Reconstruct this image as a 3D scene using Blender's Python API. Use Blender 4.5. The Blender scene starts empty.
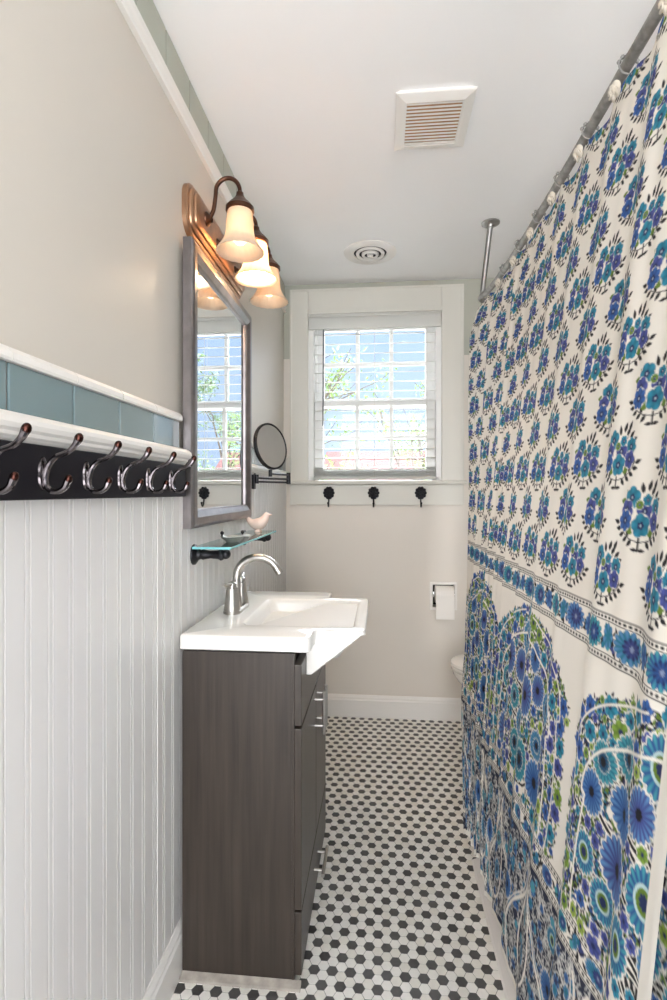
import bpy, bmesh, math, random
import numpy as np
from mathutils import Vector, Matrix
PI = math.pi
random.seed(7)
SC = bpy.context.scene
COL = SC.collection

# ------------------------------------------------------------------ materials
def lin(c):
    return tuple(((v/255)/12.92 if v/255 <= .04045 else ((v/255+.055)/1.055)**2.4) for v in c) + (1,)

def mat(name, rgb, rough=.5, metal=0., noise=0., nscale=8., nstretch=(1,1,1), bump=0., bscale=60., spec=.5, rgb2=None, coat=0.):
    m = bpy.data.materials.new(name); m.use_nodes = True
    nt = m.node_tree; b = nt.nodes['Principled BSDF']
    c = lin(rgb)
    b.inputs['Base Color'].default_value = c
    b.inputs['Roughness'].default_value = rough
    b.inputs['Metallic'].default_value = metal
    b.inputs['Specular IOR Level'].default_value = spec
    if coat: b.inputs['Coat Weight'].default_value = coat
    tc = nt.nodes.new('ShaderNodeTexCoord')
    mp = nt.nodes.new('ShaderNodeMapping'); mp.inputs['Scale'].default_value = nstretch
    nt.links.new(tc.outputs['Object'], mp.inputs['Vector'])
    nz = nt.nodes.new('ShaderNodeTexNoise'); nz.inputs['Scale'].default_value = nscale; nz.inputs['Detail'].default_value = 5
    nt.links.new(mp.outputs['Vector'], nz.inputs['Vector'])
    rp = nt.nodes.new('ShaderNodeValToRGB')
    k = noise
    c2 = lin(rgb2) if rgb2 else tuple(v*(1-k) for v in c[:3])+(1,)
    rp.color_ramp.elements[0].position = .3; rp.color_ramp.elements[0].color = c2
    rp.color_ramp.elements[1].position = .7; rp.color_ramp.elements[1].color = c
    nt.links.new(nz.outputs['Fac'], rp.inputs['Fac'])
    nt.links.new(rp.outputs['Color'], b.inputs['Base Color'])
    if bump:
        n2 = nt.nodes.new('ShaderNodeTexNoise'); n2.inputs['Scale'].default_value = bscale
        nt.links.new(mp.outputs['Vector'], n2.inputs['Vector'])
        bp = nt.nodes.new('ShaderNodeBump'); bp.inputs['Strength'].default_value = bump; bp.inputs['Distance'].default_value = .004
        nt.links.new(n2.outputs['Fac'], bp.inputs['Height']); nt.links.new(bp.outputs['Normal'], b.inputs['Normal'])
    return m

M = {}
M['wall'] = mat('cream_wall_paint_darkened', (203,197,187), .42, noise=.03, nscale=2, bump=.12, bscale=9)  # same paint as the back wall, darkened to offset stronger light here
M['backwall'] = None
M['white'] = mat('white_trim_paint', (232,229,224), .35, noise=.03, nscale=5)
M['bead'] = mat('white_beadboard_paint', (217,215,213), .36, noise=.03, nscale=4)
M['ceil'] = mat('white_ceiling_paint', (246,246,246), .8, noise=.02, nscale=3, bump=.05, bscale=20)
M['sagepaint'] = mat('sage_trim_paint', (196,197,186), .5, noise=.04)
M['casing'] = mat('window_casing_paint', (214,212,203), .45, noise=.04, nscale=3)
M['glasstile'] = mat('teal_glass_tile', (124,144,148), .1, noise=.08, nscale=5, spec=.8, coat=.4)
M['sagetile'] = mat('sage_glass_tile', (166,170,156), .3, noise=.08, nscale=6)
M['grout'] = mat('tile_grout', (128,126,120), .9, noise=.2, nscale=30)
M['hexwhite'] = mat('white_hex_tile', (244,241,235), .3, noise=.06, nscale=40)
M['hexcream'] = mat('cream_hex_tile', (238,234,225), .3, noise=.08, nscale=40)
M['hexdark'] = mat('charcoal_hex_tile', (90,88,87), .38, noise=.25, nscale=50)
M['hexdark2'] = mat('dark_charcoal_hex_tile', (76,74,73), .38, noise=.25, nscale=50)
M['wood'] = mat('espresso_wood_laminate', (62,53,46), .38, noise=.55, nscale=9, nstretch=(7,7,.28), bump=.08, bscale=30)
M['wooddoor'] = mat('espresso_door_laminate', (66,57,50), .32, noise=.45, nscale=9, nstretch=(7,7,.3))
M['ceramic'] = mat('white_ceramic', (228,226,221), .12, noise=.01, spec=.6)
M['toilet'] = mat('white_vitreous_china', (236,232,226), .15, noise=.01)
M['nickel'] = mat('brushed_nickel', (190,186,180), .28, 1., noise=.1, nscale=60, nstretch=(1,1,6))
M['chrome'] = mat('chrome', (215,215,215), .08, 1.)
M['greymetal'] = mat('dull_grey_metal', (165,163,160), .4, .45, noise=.5, nscale=40, bump=.35, bscale=120)
M['steelpipe'] = mat('galvanised_pipe', (165,164,162), .35, .8, noise=.2, nscale=30)
M['bronze'] = mat('oil_rubbed_bronze', (104,74,60), .3, 1., noise=.5, nscale=18)
M['platebronze'] = mat('antique_copper_bronze', (186,146,116), .32, .85, noise=.35, nscale=20)
M['black'] = mat('black_metal', (38,38,42), .35, .6, noise=.3, nscale=30)
M['hookmetal'] = mat('dark_nickel_hook', (112,106,108), .14, 1., noise=.3, nscale=25)
M['hooktip'] = mat('copper_hook_knob', (76,48,42), .22, 1., noise=.4, nscale=40)
M['blackwood'] = mat('black_painted_board', (24,22,27), .55, spec=.18, noise=.45, nscale=14, nstretch=(1,.5,2), rgb2=(24,21,26))
M['frame'] = mat('pewter_mirror_frame', (140,134,134), .28, .85, noise=.3, nscale=20)
M['paper'] = mat('toilet_paper', (240,236,230), .95, noise=.03, bump=.1, bscale=150)
M['fan'] = mat('white_fan_plastic', (234,231,226), .4, noise=.02)
M['fandark'] = mat('brown_fan_recess', (196,150,108), .8, noise=.3, nscale=20)
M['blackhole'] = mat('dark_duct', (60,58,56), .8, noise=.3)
M['ventmetal'] = mat('vent_grey_metal', (176,174,172), .35, .5, noise=.1)
M['blind'] = mat('white_blind_slat', (232,231,226), .5, noise=.03)
M['sash'] = mat('white_sash_paint', (236,236,234), .4, noise=.03)
M['bird'] = mat('pink_white_porcelain', (238,214,202), .2, noise=.08, nscale=25)
M['dish'] = mat('pewter_dish', (168,170,166), .3, .6, noise=.3, nscale=40)
M['rose'] = mat('ivory_resin_rose', (216,208,194), .5, noise=.15, nscale=60)
M['rope'] = mat('white_cord', (225,222,216), .8, noise=.1)
M['cord'] = mat('dark_wand', (70,74,80), .4, noise=.1)
M['bark'] = mat('tree_bark', (84,76,68), .9, noise=.4, nscale=12)
M['leaf'] = mat('spring_leaf', (100,130,48), .6, noise=.3, nscale=4, rgb2=(76,106,38))
M['leafdark'] = mat('mid_green_leaf', (84,112,54), .6, noise=.4, nscale=4, rgb2=(62,90,44))
M['roofred'] = mat('faded_red_roof', (84,40,35), .9, noise=.2, nscale=5)
M['siding'] = mat('pale_grey_siding', (70,71,72), .7, noise=.05)
M['darkwin'] = mat('house_window_glass', (90,104,118), .1, noise=.1)
M['paleground'] = mat('pale_bounce_ground', (176,172,160), .95, noise=.2, nscale=3)  # unseen ground made pale to bounce daylight up to the ceiling
M['caulk'] = mat('grey_caulk', (176,168,158), .8, noise=.35, nscale=40)
M['bathwhite'] = mat('white_tub_enamel', (236,232,228), .14, noise=.02)

def back_wall_mat():
    m = mat('back_wall_two_tone_paint', (222,215,205), .5, noise=.03, nscale=2, bump=.1, bscale=9)  # lower cream is the side walls' paint, kept lighter for the weaker light
    nt = m.node_tree; b = nt.nodes['Principled BSDF']
    src = b.inputs['Base Color'].links[0].from_socket
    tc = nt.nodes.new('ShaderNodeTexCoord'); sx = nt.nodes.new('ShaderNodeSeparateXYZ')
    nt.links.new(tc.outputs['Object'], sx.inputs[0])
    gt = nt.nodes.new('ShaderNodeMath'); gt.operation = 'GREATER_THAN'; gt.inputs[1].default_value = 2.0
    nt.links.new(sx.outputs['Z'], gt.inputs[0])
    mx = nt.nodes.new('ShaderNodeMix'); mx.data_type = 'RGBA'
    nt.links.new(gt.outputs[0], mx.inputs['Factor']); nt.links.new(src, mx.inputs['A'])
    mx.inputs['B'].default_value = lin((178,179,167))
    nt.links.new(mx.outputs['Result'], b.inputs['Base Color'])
    return m
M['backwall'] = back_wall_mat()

def glass_mat(name, tint=(1,1,1,1), rough=.0, k=1.):
    m = bpy.data.materials.new(name); m.use_nodes = True; nt = m.node_tree; nt.nodes.clear()
    o = nt.nodes.new('ShaderNodeOutputMaterial'); mx = nt.nodes.new('ShaderNodeMixShader')
    t = nt.nodes.new('ShaderNodeBsdfTransparent'); t.inputs[0].default_value = tint
    g = nt.nodes.new('ShaderNodeBsdfGlossy'); g.inputs['Roughness'].default_value = rough
    f = nt.nodes.new('ShaderNodeFresnel'); f.inputs[0].default_value = 1.45
    mu = nt.nodes.new('ShaderNodeMath'); mu.operation = 'MULTIPLY'; mu.inputs[1].default_value = k
    nt.links.new(f.outputs[0], mu.inputs[0]); nt.links.new(mu.outputs[0], mx.inputs[0])
    nt.links.new(t.outputs[0], mx.inputs[1]); nt.links.new(g.outputs[0], mx.inputs[2]); nt.links.new(mx.outputs[0], o.inputs[0])
    return m
def blind_mat():
    m = mat('translucent_blind_slat', (236,236,232), .5, noise=.03); nt = m.node_tree
    t = nt.nodes.new('ShaderNodeBsdfTranslucent'); t.inputs[0].default_value = lin((236,236,232)); mx = nt.nodes.new('ShaderNodeMixShader'); mx.inputs[0].default_value = .4
    nt.links.new(nt.nodes['Principled BSDF'].outputs[0], mx.inputs[1]); nt.links.new(t.outputs[0], mx.inputs[2]); nt.links.new(mx.outputs[0], nt.nodes['Material Output'].inputs[0])
    return m
M['blind'] = blind_mat()
M['pane'] = glass_mat('window_glass')
M['shelfglass'] = glass_mat('greenish_shelf_glass', (.80,.93,.92,1), k=1.3)
M['shelfedge'] = mat('teal_glass_edge', (120,196,200), .1, noise=.05, spec=.8)

M['magmirror'] = mat('hazy_magnifying_mirror', (214,214,212), .3, .92, noise=.04)
def mirror_mat():
    m = mat('mirror_silver', (236,238,240), .0, 1.)
    return m
M['mirror'] = mirror_mat()

def shade_mat():
    m = bpy.data.materials.new('frosted_glass_shade'); m.use_nodes = True; nt = m.node_tree; nt.nodes.clear()
    o = nt.nodes.new('ShaderNodeOutputMaterial'); mx = nt.nodes.new('ShaderNodeMixShader'); mx.inputs[0].default_value = .5
    d = nt.nodes.new('ShaderNodeBsdfDiffuse'); d.inputs[0].default_value = lin((238,222,204))
    t = nt.nodes.new('ShaderNodeBsdfTranslucent'); t.inputs[0].default_value = lin((246,226,200))
    nz = nt.nodes.new('ShaderNodeTexNoise'); nz.inputs['Scale'].default_value = 30
    bp = nt.nodes.new('ShaderNodeBump'); bp.inputs['Strength'].default_value = .1
    nt.links.new(nz.outputs['Fac'], bp.inputs['Height']); nt.links.new(bp.outputs['Normal'], d.inputs['Normal'])
    nt.links.new(d.outputs[0], mx.inputs[1]); nt.links.new(t.outputs[0], mx.inputs[2])
    g = nt.nodes.new('ShaderNodeBsdfGlossy'); g.inputs['Roughness'].default_value = .3
    m2 = nt.nodes.new('ShaderNodeMixShader'); m2.inputs[0].default_value = .04
    nt.links.new(mx.outputs[0], m2.inputs[1]); nt.links.new(g.outputs[0], m2.inputs[2]); nt.links.new(m2.outputs[0], o.inputs[0])
    return m
M['shade'] = shade_mat()

def bulb_mat(name, s):
    m = bpy.data.materials.new(name); m.use_nodes = True; nt = m.node_tree; nt.nodes.clear()
    o = nt.nodes.new('ShaderNodeOutputMaterial'); e = nt.nodes.new('ShaderNodeEmission')
    e.inputs[0].default_value = (1,.78,.54,1); e.inputs[1].default_value = s
    nt.links.new(e.outputs[0], o.inputs[0]); return m
BULB = [bulb_mat('dim_bulb', 4), bulb_mat('bright_bulb', 220), bulb_mat('far_dim_bulb', 3)]

def cloth_mat(name):
    m = bpy.data.materials.new(name); m.use_nodes = True; nt = m.node_tree
    b = nt.nodes['Principled BSDF']; o = nt.nodes['Material Output']
    at = nt.nodes.new('ShaderNodeAttribute'); at.attribute_name = 'print'
    nt.links.new(at.outputs['Color'], b.inputs['Base Color'])
    b.inputs['Roughness'].default_value = .75; b.inputs['Specular IOR Level'].default_value = .25
    tc = nt.nodes.new('ShaderNodeTexCoord'); nz = nt.nodes.new('ShaderNodeTexNoise'); nz.inputs['Scale'].default_value = 14; nz.inputs['Detail'].default_value = 4
    nt.links.new(tc.outputs['Object'], nz.inputs['Vector'])
    bp = nt.nodes.new('ShaderNodeBump'); bp.inputs['Strength'].default_value = .15; bp.inputs['Distance'].default_value = .01
    nt.links.new(nz.outputs['Fac'], bp.inputs['Height']); nt.links.new(bp.outputs['Normal'], b.inputs['Normal'])
    t = nt.nodes.new('ShaderNodeBsdfTranslucent'); nt.links.new(at.outputs['Color'], t.inputs[0])
    mx = nt.nodes.new('ShaderNodeMixShader'); mx.inputs[0].default_value = .12
    nt.links.new(b.outputs[0], mx.inputs[1]); nt.links.new(t.outputs[0], mx.inputs[2]); nt.links.new(mx.outputs[0], o.inputs[0])
    return m
M['cloth'] = cloth_mat('printed_cotton')

# ------------------------------------------------------------------ mesh helpers
def B(): return bmesh.new()

def box(bm, x0,x1,y0,y1,z0,z1, bev=0., mi=0):
    r = bmesh.ops.create_cube(bm, size=1.)
    vs = r['verts']
    for v in vs:
        v.co = Vector(((x0+x1)/2+v.co.x*(x1-x0), (y0+y1)/2+v.co.y*(y1-y0), (z0+z1)/2+v.co.z*(z1-z0)))
    fs = set(f for v in vs for f in v.link_faces)
    for f in fs: f.material_index = mi
    if bev:
        es = list(set(e for v in vs for e in v.link_edges))
        bmesh.ops.bevel(bm, geom=es, offset=bev, segments=2, profile=.6, affect='EDGES')

def skin(bm, rings, closed=True, cap=True, mi=0):
    V = [[bm.verts.new(p) for p in r] for r in rings]
    n = len(V[0])
    for a, b in zip(V[:-1], V[1:]):
        for i in range(n if closed else n-1):
            j = (i+1) % n
            try: f = bm.faces.new((a[i], a[j], b[j], b[i])); f.material_index = mi
            except ValueError: pass
    if cap and closed:
        for r in (V[0][::-1], V[-1]):
            try: f = bm.faces.new(r); f.material_index = mi
            except ValueError: pass
    return V

def tube(bm, pts, rad, seg=12, cap=True, mi=0):
    pts = [Vector(p) for p in pts]; n = len(pts)
    if not isinstance(rad, (list, tuple)): rad = [rad]*n
    rings = []; up = None
    for i, p in enumerate(pts):
        d = (pts[min(i+1,n-1)]-pts[max(i-1,0)]).normalized()
        if up is None:
            up = Vector((0,0,1)) if abs(d.z) < .9 else Vector((1,0,0))
        side = d.cross(up)
        if side.length < 1e-5: side = d.orthogonal()
        side.normalize(); up = side.cross(d).normalized()
        rings.append([p+(side*math.cos(2*PI*k/seg)+up*math.sin(2*PI*k/seg))*rad[i] for k in range(seg)])
    skin(bm, rings, True, cap, mi)

def smooth_path(pts, n=8):
    P = [Vector(p) for p in pts]; P = [P[0]*2-P[1]]+P+[P[-1]*2-P[-2]]
    out = []
    for i in range(1, len(P)-2):
        for k in range(n):
            t = k/n; a,b,c,d = P[i-1],P[i],P[i+1],P[i+2]
            out.append(.5*((2*b)+(c-a)*t+(2*a-5*b+4*c-d)*t*t+(3*b-a-3*c+d)*t**3))
    out.append(P[-2]); return out

def lathe(bm, prof, org=(0,0,0), axis='z', seg=32, cap=False, flute=None, mi=0):
    o = Vector(org); rings = []
    for r, h in prof:
        ring = []
        for k in range(seg):
            a = 2*PI*k/seg; rr = max(r, 1e-5)*(1+(flute(a, h) if flute else 0))
            c, s = rr*math.cos(a), rr*math.sin(a)
            p = {'z': (c,s,h), 'x': (h,c,s), 'y': (s,h,c)}[axis]
            ring.append(o+Vector(p))
        rings.append(ring)
    skin(bm, rings, True, cap, mi)

def prism(bm, poly, axis, a0, a1, mi=0):
    # poly: 2d points in the plane across axis; axis 'x':(y,z) 'y':(x,z) 'z':(x,y)
    def P(u, v, a): return {'x': (a,u,v), 'y': (u,a,v), 'z': (u,v,a)}[axis]
    skin(bm, [[Vector(P(u,v,a0)) for u,v in poly], [Vector(P(u,v,a1)) for u,v in poly]], True, True, mi)

def sphere(bm, c, r, sc=(1,1,1), seg=16, rings=10, rot=None, mi=0):
    m = Matrix.Translation(Vector(c)) @ (rot.to_4x4() if rot else Matrix.Identity(4)) @ Matrix.Diagonal((sc[0]*r, sc[1]*r, sc[2]*r, 1))
    r_ = bmesh.ops.create_uvsphere(bm, u_segments=seg, v_segments=rings, radius=1., matrix=m)
    for f in set(f for v in r_['verts'] for f in v.link_faces): f.material_index = mi

BASE = {}
def obj(name, bm, m, parent=None, smooth=False, angle=35):
    if parent is not None and parent.name in BASE:
        off = BASE[parent.name]
        bmesh.ops.translate(bm, verts=bm.verts, vec=-off)
    bmesh.ops.recalc_face_normals(bm, faces=bm.faces)
    me = bpy.data.meshes.new(name); bm.to_mesh(me); bm.free()
    for x in (m if isinstance(m, (list,tuple)) else [m]): me.materials.append(x)
    if smooth:
        for p in me.polygons: p.use_smooth = True
        try: me.set_sharp_from_angle(angle=math.radians(angle))
        except Exception: pass
    o = bpy.data.objects.new(name, me); COL.objects.link(o)
    if parent is not None:
        o.parent = parent; BASE[o.name] = BASE.get(parent.name, Vector((0,0,0)))
    return o

def tag(o, label, cat, group=None):
    o['label'] = label; o['category'] = cat
    if group: o['group'] = group
    return o

def thing(name, label, cat, loc=(0,0,0), group=None):
    o = bpy.data.objects.new(name, None); COL.objects.link(o); o.location = loc; o.empty_display_size = .05
    BASE[o.name] = Vector(loc)
    return tag(o, label, cat, group)

def struct(name, bm, m, parent=None, smooth=False):
    o = obj(name, bm, m, parent, smooth)
    if parent is None: o['kind'] = 'structure'
    return o

def dup(root, loc, label, rotz=None):
    r = root.copy(); COL.objects.link(r); r.location = loc; r['label'] = label
    if rotz is not None: r.rotation_euler = (0,0,rotz)
    for ch in list(root.children):
        c = ch.copy(); COL.objects.link(c); c.parent = r
        for g in list(ch.children):
            d = g.copy(); COL.objects.link(d); d.parent = c
    return r

# ------------------------------------------------------------------ room
XL, XR, YB, YN, HC = -.545, 1.10, 2.90, -1.3, 2.415
BX = -.53                                   # face of the beadboard

def build_floor():
    bm = B()
    box(bm, XL-.1, XR+.1, YN, YB+.1, -.08, -.0012, mi=4)
    w = .02737; cx, cy = .064, 1.352; R = w/math.sqrt(3)
    def hexa(x, y, r, z): return [Vector((x+r*math.cos(k*PI/3), y+r*math.sin(k*PI/3), z)) for k in range(6)]
    rnd = random.Random(3)
    for q in range(-27, 40):
        for r in range(-95, 90):
            x = cx+q*w*.8660254; y = cy+(r+q/2)*w
            if x < XL+.005 or x > (.318 if y < 1.80 else .95) or y < -.45 or y > YB-.004: continue
            dark = (q-r) % 3 == 0
            mi = (2+(rnd.random() < .4)) if dark else (rnd.random() < .35)
            z = rnd.uniform(-.0002, .0002)
            skin(bm, [hexa(x,y,R-.0008,-.0012), hexa(x,y,R-.0009,z-.0004), hexa(x,y,R-.0015,z)], True, False, int(mi))
            f = bm.faces.new([bm.verts.new(p) for p in hexa(x,y,R-.0015,z)]); f.material_index = int(mi)
    return struct('floor', bm, [M['hexwhite'],M['hexcream'],M['hexdark'],M['hexdark2'],M['grout']])
build_floor()

bm = B(); box(bm, XL-.1, XR+.1, YN, YB+.14, HC, HC+.1); struct('ceiling', bm, M['ceil'])
bm = B(); box(bm, XL-.1, XL, YN, YB+.14, -.02, HC); struct('wall_left', bm, M['wall'])
bm = B(); box(bm, XR, XR+.1, YN, YB+.14, -.02, HC); struct('wall_right', bm, M['wall'])
# back wall with the window opening and the paper holder recess
WX0, WX1, WZ0, WZ1 = -.405, .335, 1.315, 2.245
bm = B()
RX0, RX1, RZ0, RZ1 = .285, .405, .617, .742
box(bm, XL-.1, WX0, YB, YB+.13, -.02, HC); box(bm, WX1, XR+.1, YB, YB+.13, 1.0, HC)
box(bm, WX0, WX1, YB, YB+.13, WZ1, HC); box(bm, WX0, WX1, YB, YB+.13, 1.0, WZ0)
box(bm, WX0, RX0, YB, YB+.13, -.02, 1.0); box(bm, RX1, XR+.1, YB, YB+.13, -.02, 1.0)
box(bm, RX0, RX1, YB, YB+.13, -.02, RZ0); box(bm, RX0, RX1, YB, YB+.13, RZ1, 1.0); box(bm, RX0, RX1, YB+.07, YB+.13, RZ0, RZ1)
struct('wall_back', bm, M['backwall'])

# beadboard
def beadboard():
    bm = B(); p = .0548; y = YN; prof = []
    ph = .7398 % p
    ys = []
    k = math.floor((YN-ph)/p)
    while True:
        c = ph+k*p; k += 1
        if c > YB-.02: break
        if c < YN+.02: continue
        ys.append(c)
    pts = [(XL, YN), (BX, YN)]
    for c in ys:
        g = .0038
        for s in (-.0058, .0058):
            pts += [(BX, c+s-g/2), (BX-.0105, c+s-g*.44), (BX-.0105, c+s+g*.44), (BX, c+s+g/2)]
    pts += [(BX, YB), (XL, YB)]
    a = [bm.verts.new((x,y,.02)) for x,y in pts]; b = [bm.verts.new((x,y,1.33)) for x,y in pts]
    for i in range(len(pts)-1): bm.faces.new((a[i],a[i+1],b[i+1],b[i]))
    bm.faces.new(b); bm.faces.new(a[::-1])
    # panel joint strip
    box(bm, BX-.001, BX+.0014, 1.196, 1.206, .11, 1.24)
    return struct('trim_1', bm, M['bead'])
beadboard()

def segs(y0, y1): return [(YN, 1.352), (2.005, YB)]
# chair rail, moulded
bm = B()
rail = [(XL,1.322),(BX+.008,1.322),(BX+.012,1.328),(BX+.016,1.331),(BX+.017,1.336),(BX+.024,1.340),(BX+.027,1.347),(BX+.026,1.354),(BX+.020,1.360),(BX+.012,1.364),(XL,1.364)]
for a, b in segs(0,0): prism(bm, rail, 'y', a, b)
struct('trim_2', bm, M['white'])
# glass tile band
bm = B(); P = .1605; y = .7016-P*12
while y < YB:
    for a, b in segs(0,0):
        s, e = max(y+.003, a), min(y+P-.003, b)
        if e-s > .01: box(bm, XL, BX-.003, s, e, 1.367, 1.437, .0018)
    y += P
for a, b in segs(0,0): box(bm, XL, BX-.007, a, b, 1.364, 1.44, mi=1)
struct('trim_3', bm, [M['glasstile'], M['grout']])
# bullnose cap tiles
bm = B(); y = .7016-P*12
while y < YB:
    for a, b in segs(0,0):
        s, e = max(y+.001, a), min(y+P-.001, b)
        if e-s > .01: prism(bm, [(XL,1.438),(BX+.004,1.438),(BX+.006,1.442),(BX+.005,1.451),(BX-.002,1.459),(XL,1.462)], 'y', s, e)
    y += P
struct('trim_4', bm, M['white'])
# upper moulding and the tile band under the ceiling
bm = B(); prism(bm, [(XL,2.262),(XL+.012,2.262),(XL+.014,2.27),(XL+.010,2.278),(XL+.016,2.29),(XL+.018,2.304),(XL+.010,2.315),(XL,2.318)], 'y', YN, YB)
struct('trim_5', bm, M['white'])
bm = B(); y = .62-P*9
while y < YB:
    s, e = max(y+.002, YN), min(y+P-.002, YB)
    if e-s > .01: box(bm, XL, XL+.009, s, e, 2.32, HC-.002, .0015)
    y += P
struct('trim_6', bm, M['sagetile'])
# baseboards
bb = [(0,0),(.016,0),(.016,.092),(.012,.098),(.011,.106),(.006,.113),(.003,.118),(0,.118)]
bm = B(); prism(bm, [(BX+u, v) for u,v in bb], 'y', YN, YB); struct('baseboard_left', bm, M['white'])
bm = B(); prism(bm, [(YB-u*1.1, v*1.02) for u,v in bb], 'x', BX+.016, XR); struct('baseboard_back', bm, M['white'])
# white threshold strip at the foot of the tub
bm = B(); prism(bm, [(.306,-.001),(.312,.004),(.340,.014),(.368,.020),(.368,-.001)], 'y', YN, 1.80); struct('trim_7', bm, M['bathwhite'])
bm = B(); prism(bm, [(1.284,-.001),(1.289,.004),(1.3055,.012),(1.3055,-.001)], 'x', -.512, -.20); struct('trim_8', bm, M['caulk'])

# ------------------------------------------------------------------ window
win = bpy.data.objects.new('window_1', None); COL.objects.link(win); win['kind'] = 'structure'
CF = YB-.022
bm = B()
CX0, CX1, CZ1 = -.506, .452, 2.375
box(bm, CX0, WX0+.002, CF, YB, 1.30, CZ1, .003); box(bm, WX1-.002, CX1, CF, YB, 1.30, CZ1, .003)
box(bm, WX0+.002, WX1-.002, CF, YB, WZ1-.004, CZ1, .003)
box(bm, CX0, CX1, CF-.004, CF, CZ1-.004, CZ1+.006, .001)
for x0, x1 in ((CX0-.0, CX0+.012), (CX1-.012, CX1)): box(bm, x0, x1, CF-.006, CF+.001, 1.30, CZ1, .002)
box(bm, WX0+.02, WX1-.0, CF-.010, CF+.001, WZ1-.006, WZ1+.018, .002)
obj('window_casing', bm, M['casing'], win)
bm = B(); prism(bm, [(YB+.10,1.318),(CF-.022,1.312),(CF-.028,1.305),(CF-.026,1.295),(CF-.018,1.292),(YB,1.292),(YB,1.30),(YB+.10,1.30)], 'x', CX0-.004, CX1+.012)
obj('window_sill', bm, M['casing'], win)
bm = B(); box(bm, CX0, CX1, CF+.004, YB, 1.178, 1.292, .003); obj('window_apron', bm, M['casing'], win)
bm = B()
for x0, x1 in ((WX0, WX0+.03), (WX1-.03, WX1)): box(bm, x0, x1, YB+.0, YB+.13, WZ0, WZ1)
box(bm, WX0, WX1, YB, YB+.13, WZ1-.03, WZ1)
for x0, x1 in ((WX0+.03, WX0+.045), (WX1-.045, WX1-.03)): box(bm, x0, x1, YB+.055, YB+.07, WZ0, WZ1-.03)
obj('window_jamb', bm, M['sash'], win)
def sash(name, z0, z1, y0, rows):
    x0, x1 = WX0+.032, WX1-.032; st = .048
    bm = B()
    box(bm, x0, x0+st, y0, y0+.034, z0, z1, .002); box(bm, x1-st, x1, y0, y0+.034, z0, z1, .002)
    box(bm, x0+st, x1-st, y0, y0+.034, z0, z0+.05, .002); box(bm, x0+st, x1-st, y0, y0+.034, z1-.036, z1, .002)
    o = obj(name, bm, M['sash'], win)
    bm = B()
    gx0, gx1, gz0, gz1 = x0+st, x1-st, z0+.05, z1-.036
    for k in (1,2):
        c = gx0+(gx1-gx0)*k/3; box(bm, c-.011, c+.011, y0+.004, y0+.030, gz0, gz1, .004)
    for k in range(1, rows):
        c = gz0+(gz1-gz0)*k/rows; box(bm, gx0, gx1, y0+.006, y0+.028, c-.010, c+.010, .004)
    obj('muntins', bm, M['sash'], o)
    bm = B(); box(bm, gx0-.005, gx1+.005, y0+.015, y0+.018, gz0-.005, gz1+.005); obj('pane', bm, M['pane'], o)
sash('lower_sash', WZ0+.01, 1.775, YB+.045, 2)
sash('upper_sash', 1.735, WZ1-.031, YB+.085, 2)

# blind
bl = thing('window_blind', 'white horizontal slat blind lowered over the window, slats open', 'blind', (-.035, YB+.012, 1.318))
bm = B(); box(bm, WX0+.004, WX1-.004, YB-.018, YB+.004, 2.158, 2.24, .004); box(bm, WX0+.004, WX1-.004, YB-.024, YB-.016, 2.222, 2.242, .003)
obj('valance', bm, M['blind'], bl)
bm = B(); box(bm, WX0+.01, WX1-.01, YB+.004, YB+.042, 2.195, 2.24, .002); obj('headrail', bm, M['blind'], bl)
SY = YB+.022
def slat(z, w=.036, tilt=.13, th=.0022):
    bm = B(); c, s = math.cos(tilt), math.sin(tilt)
    pr = []
    for k in range(7):
        u = -w/2+w*k/6; pr.append((u, .002*(1-(2*u/w)**2)+th/2))
    for k in range(6,-1,-1):
        u = -w/2+w*k/6; pr.append((u, .002*(1-(2*u/w)**2)-th/2))
    prism(bm, [(SY+u*c-v*s, z+u*s+v*c) for u,v in pr], 'x', WX0+.012, WX1-.012)
    return bm
z = 2.135; nsl = 0
while z > 1.40:
    obj('slat', slat(z), M['blind'], bl, True); z -= .0535; nsl += 1
for k in range(5): obj('slat', slat(1.344+.0105*k, .042, .0), M['blind'], bl, True)
bm = B(); box(bm, WX0+.012, WX1-.012, SY-.022, SY+.022, 1.320, 1.336, .003); obj('bottom_rail', bm, M['blind'], bl)
for x in (-.315, -.033, .255):
    bm = B()
    for dy in (-.022, .022): tube(bm, [(x, SY+dy, 1.33), (x, SY+dy, 2.2)], .0011, 6)
    obj('ladder_cord', bm, M['rope'], bl)
bm = B(); tube(bm, [(-.318, SY-.03, 2.16), (-.320, SY-.034, 1.62)], .0035, 8); obj('tilt_wand', bm, M['cord'], bl)

# three ornate hooks on the apron
def ornate_hook():
    t = thing('ornate_wall_hook', 'ornate black wall hook under the window, left one of three', 'hook', (-.286, CF+.004, 1.25), 'ornate hooks below the window sill')
    x, y, z = -.286, CF+.004, 1.245
    bm = B()
    for k in range(10):
        a = 2*PI*k/10; sphere(bm, (x+.024*math.cos(a), y-.005, z+.027*math.sin(a)), .0095, (1,.55,1), 10, 6)
    for k in range(6):
        a = 2*PI*k/6+.3; sphere(bm, (x+.012*math.cos(a), y-.007, z+.013*math.sin(a)), .0075, (1,.7,1), 10, 6)
    sphere(bm, (x, y-.009, z), .008, (1,.8,1), 10, 6)
    lathe(bm, [(0,0),(.026,0),(.026,-.004),(.02,-.006),(0,-.006)], (x,y,z), 'y', 20)
    obj('rosette', bm, M['black'], t, True)
    bm = B(); tube(bm, smooth_path([(x,y-.006,z-.025),(x,y-.010,z-.05),(x,y-.022,z-.074),(x,y-.038,z-.072),(x,y-.045,z-.058)], 6), .0042, 8)
    sphere(bm, (x,y-.045,z-.056), .0065, seg=10, rings=6)
    obj('prong', bm, M['black'], t, True)
    return t
h0 = ornate_hook()
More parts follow.
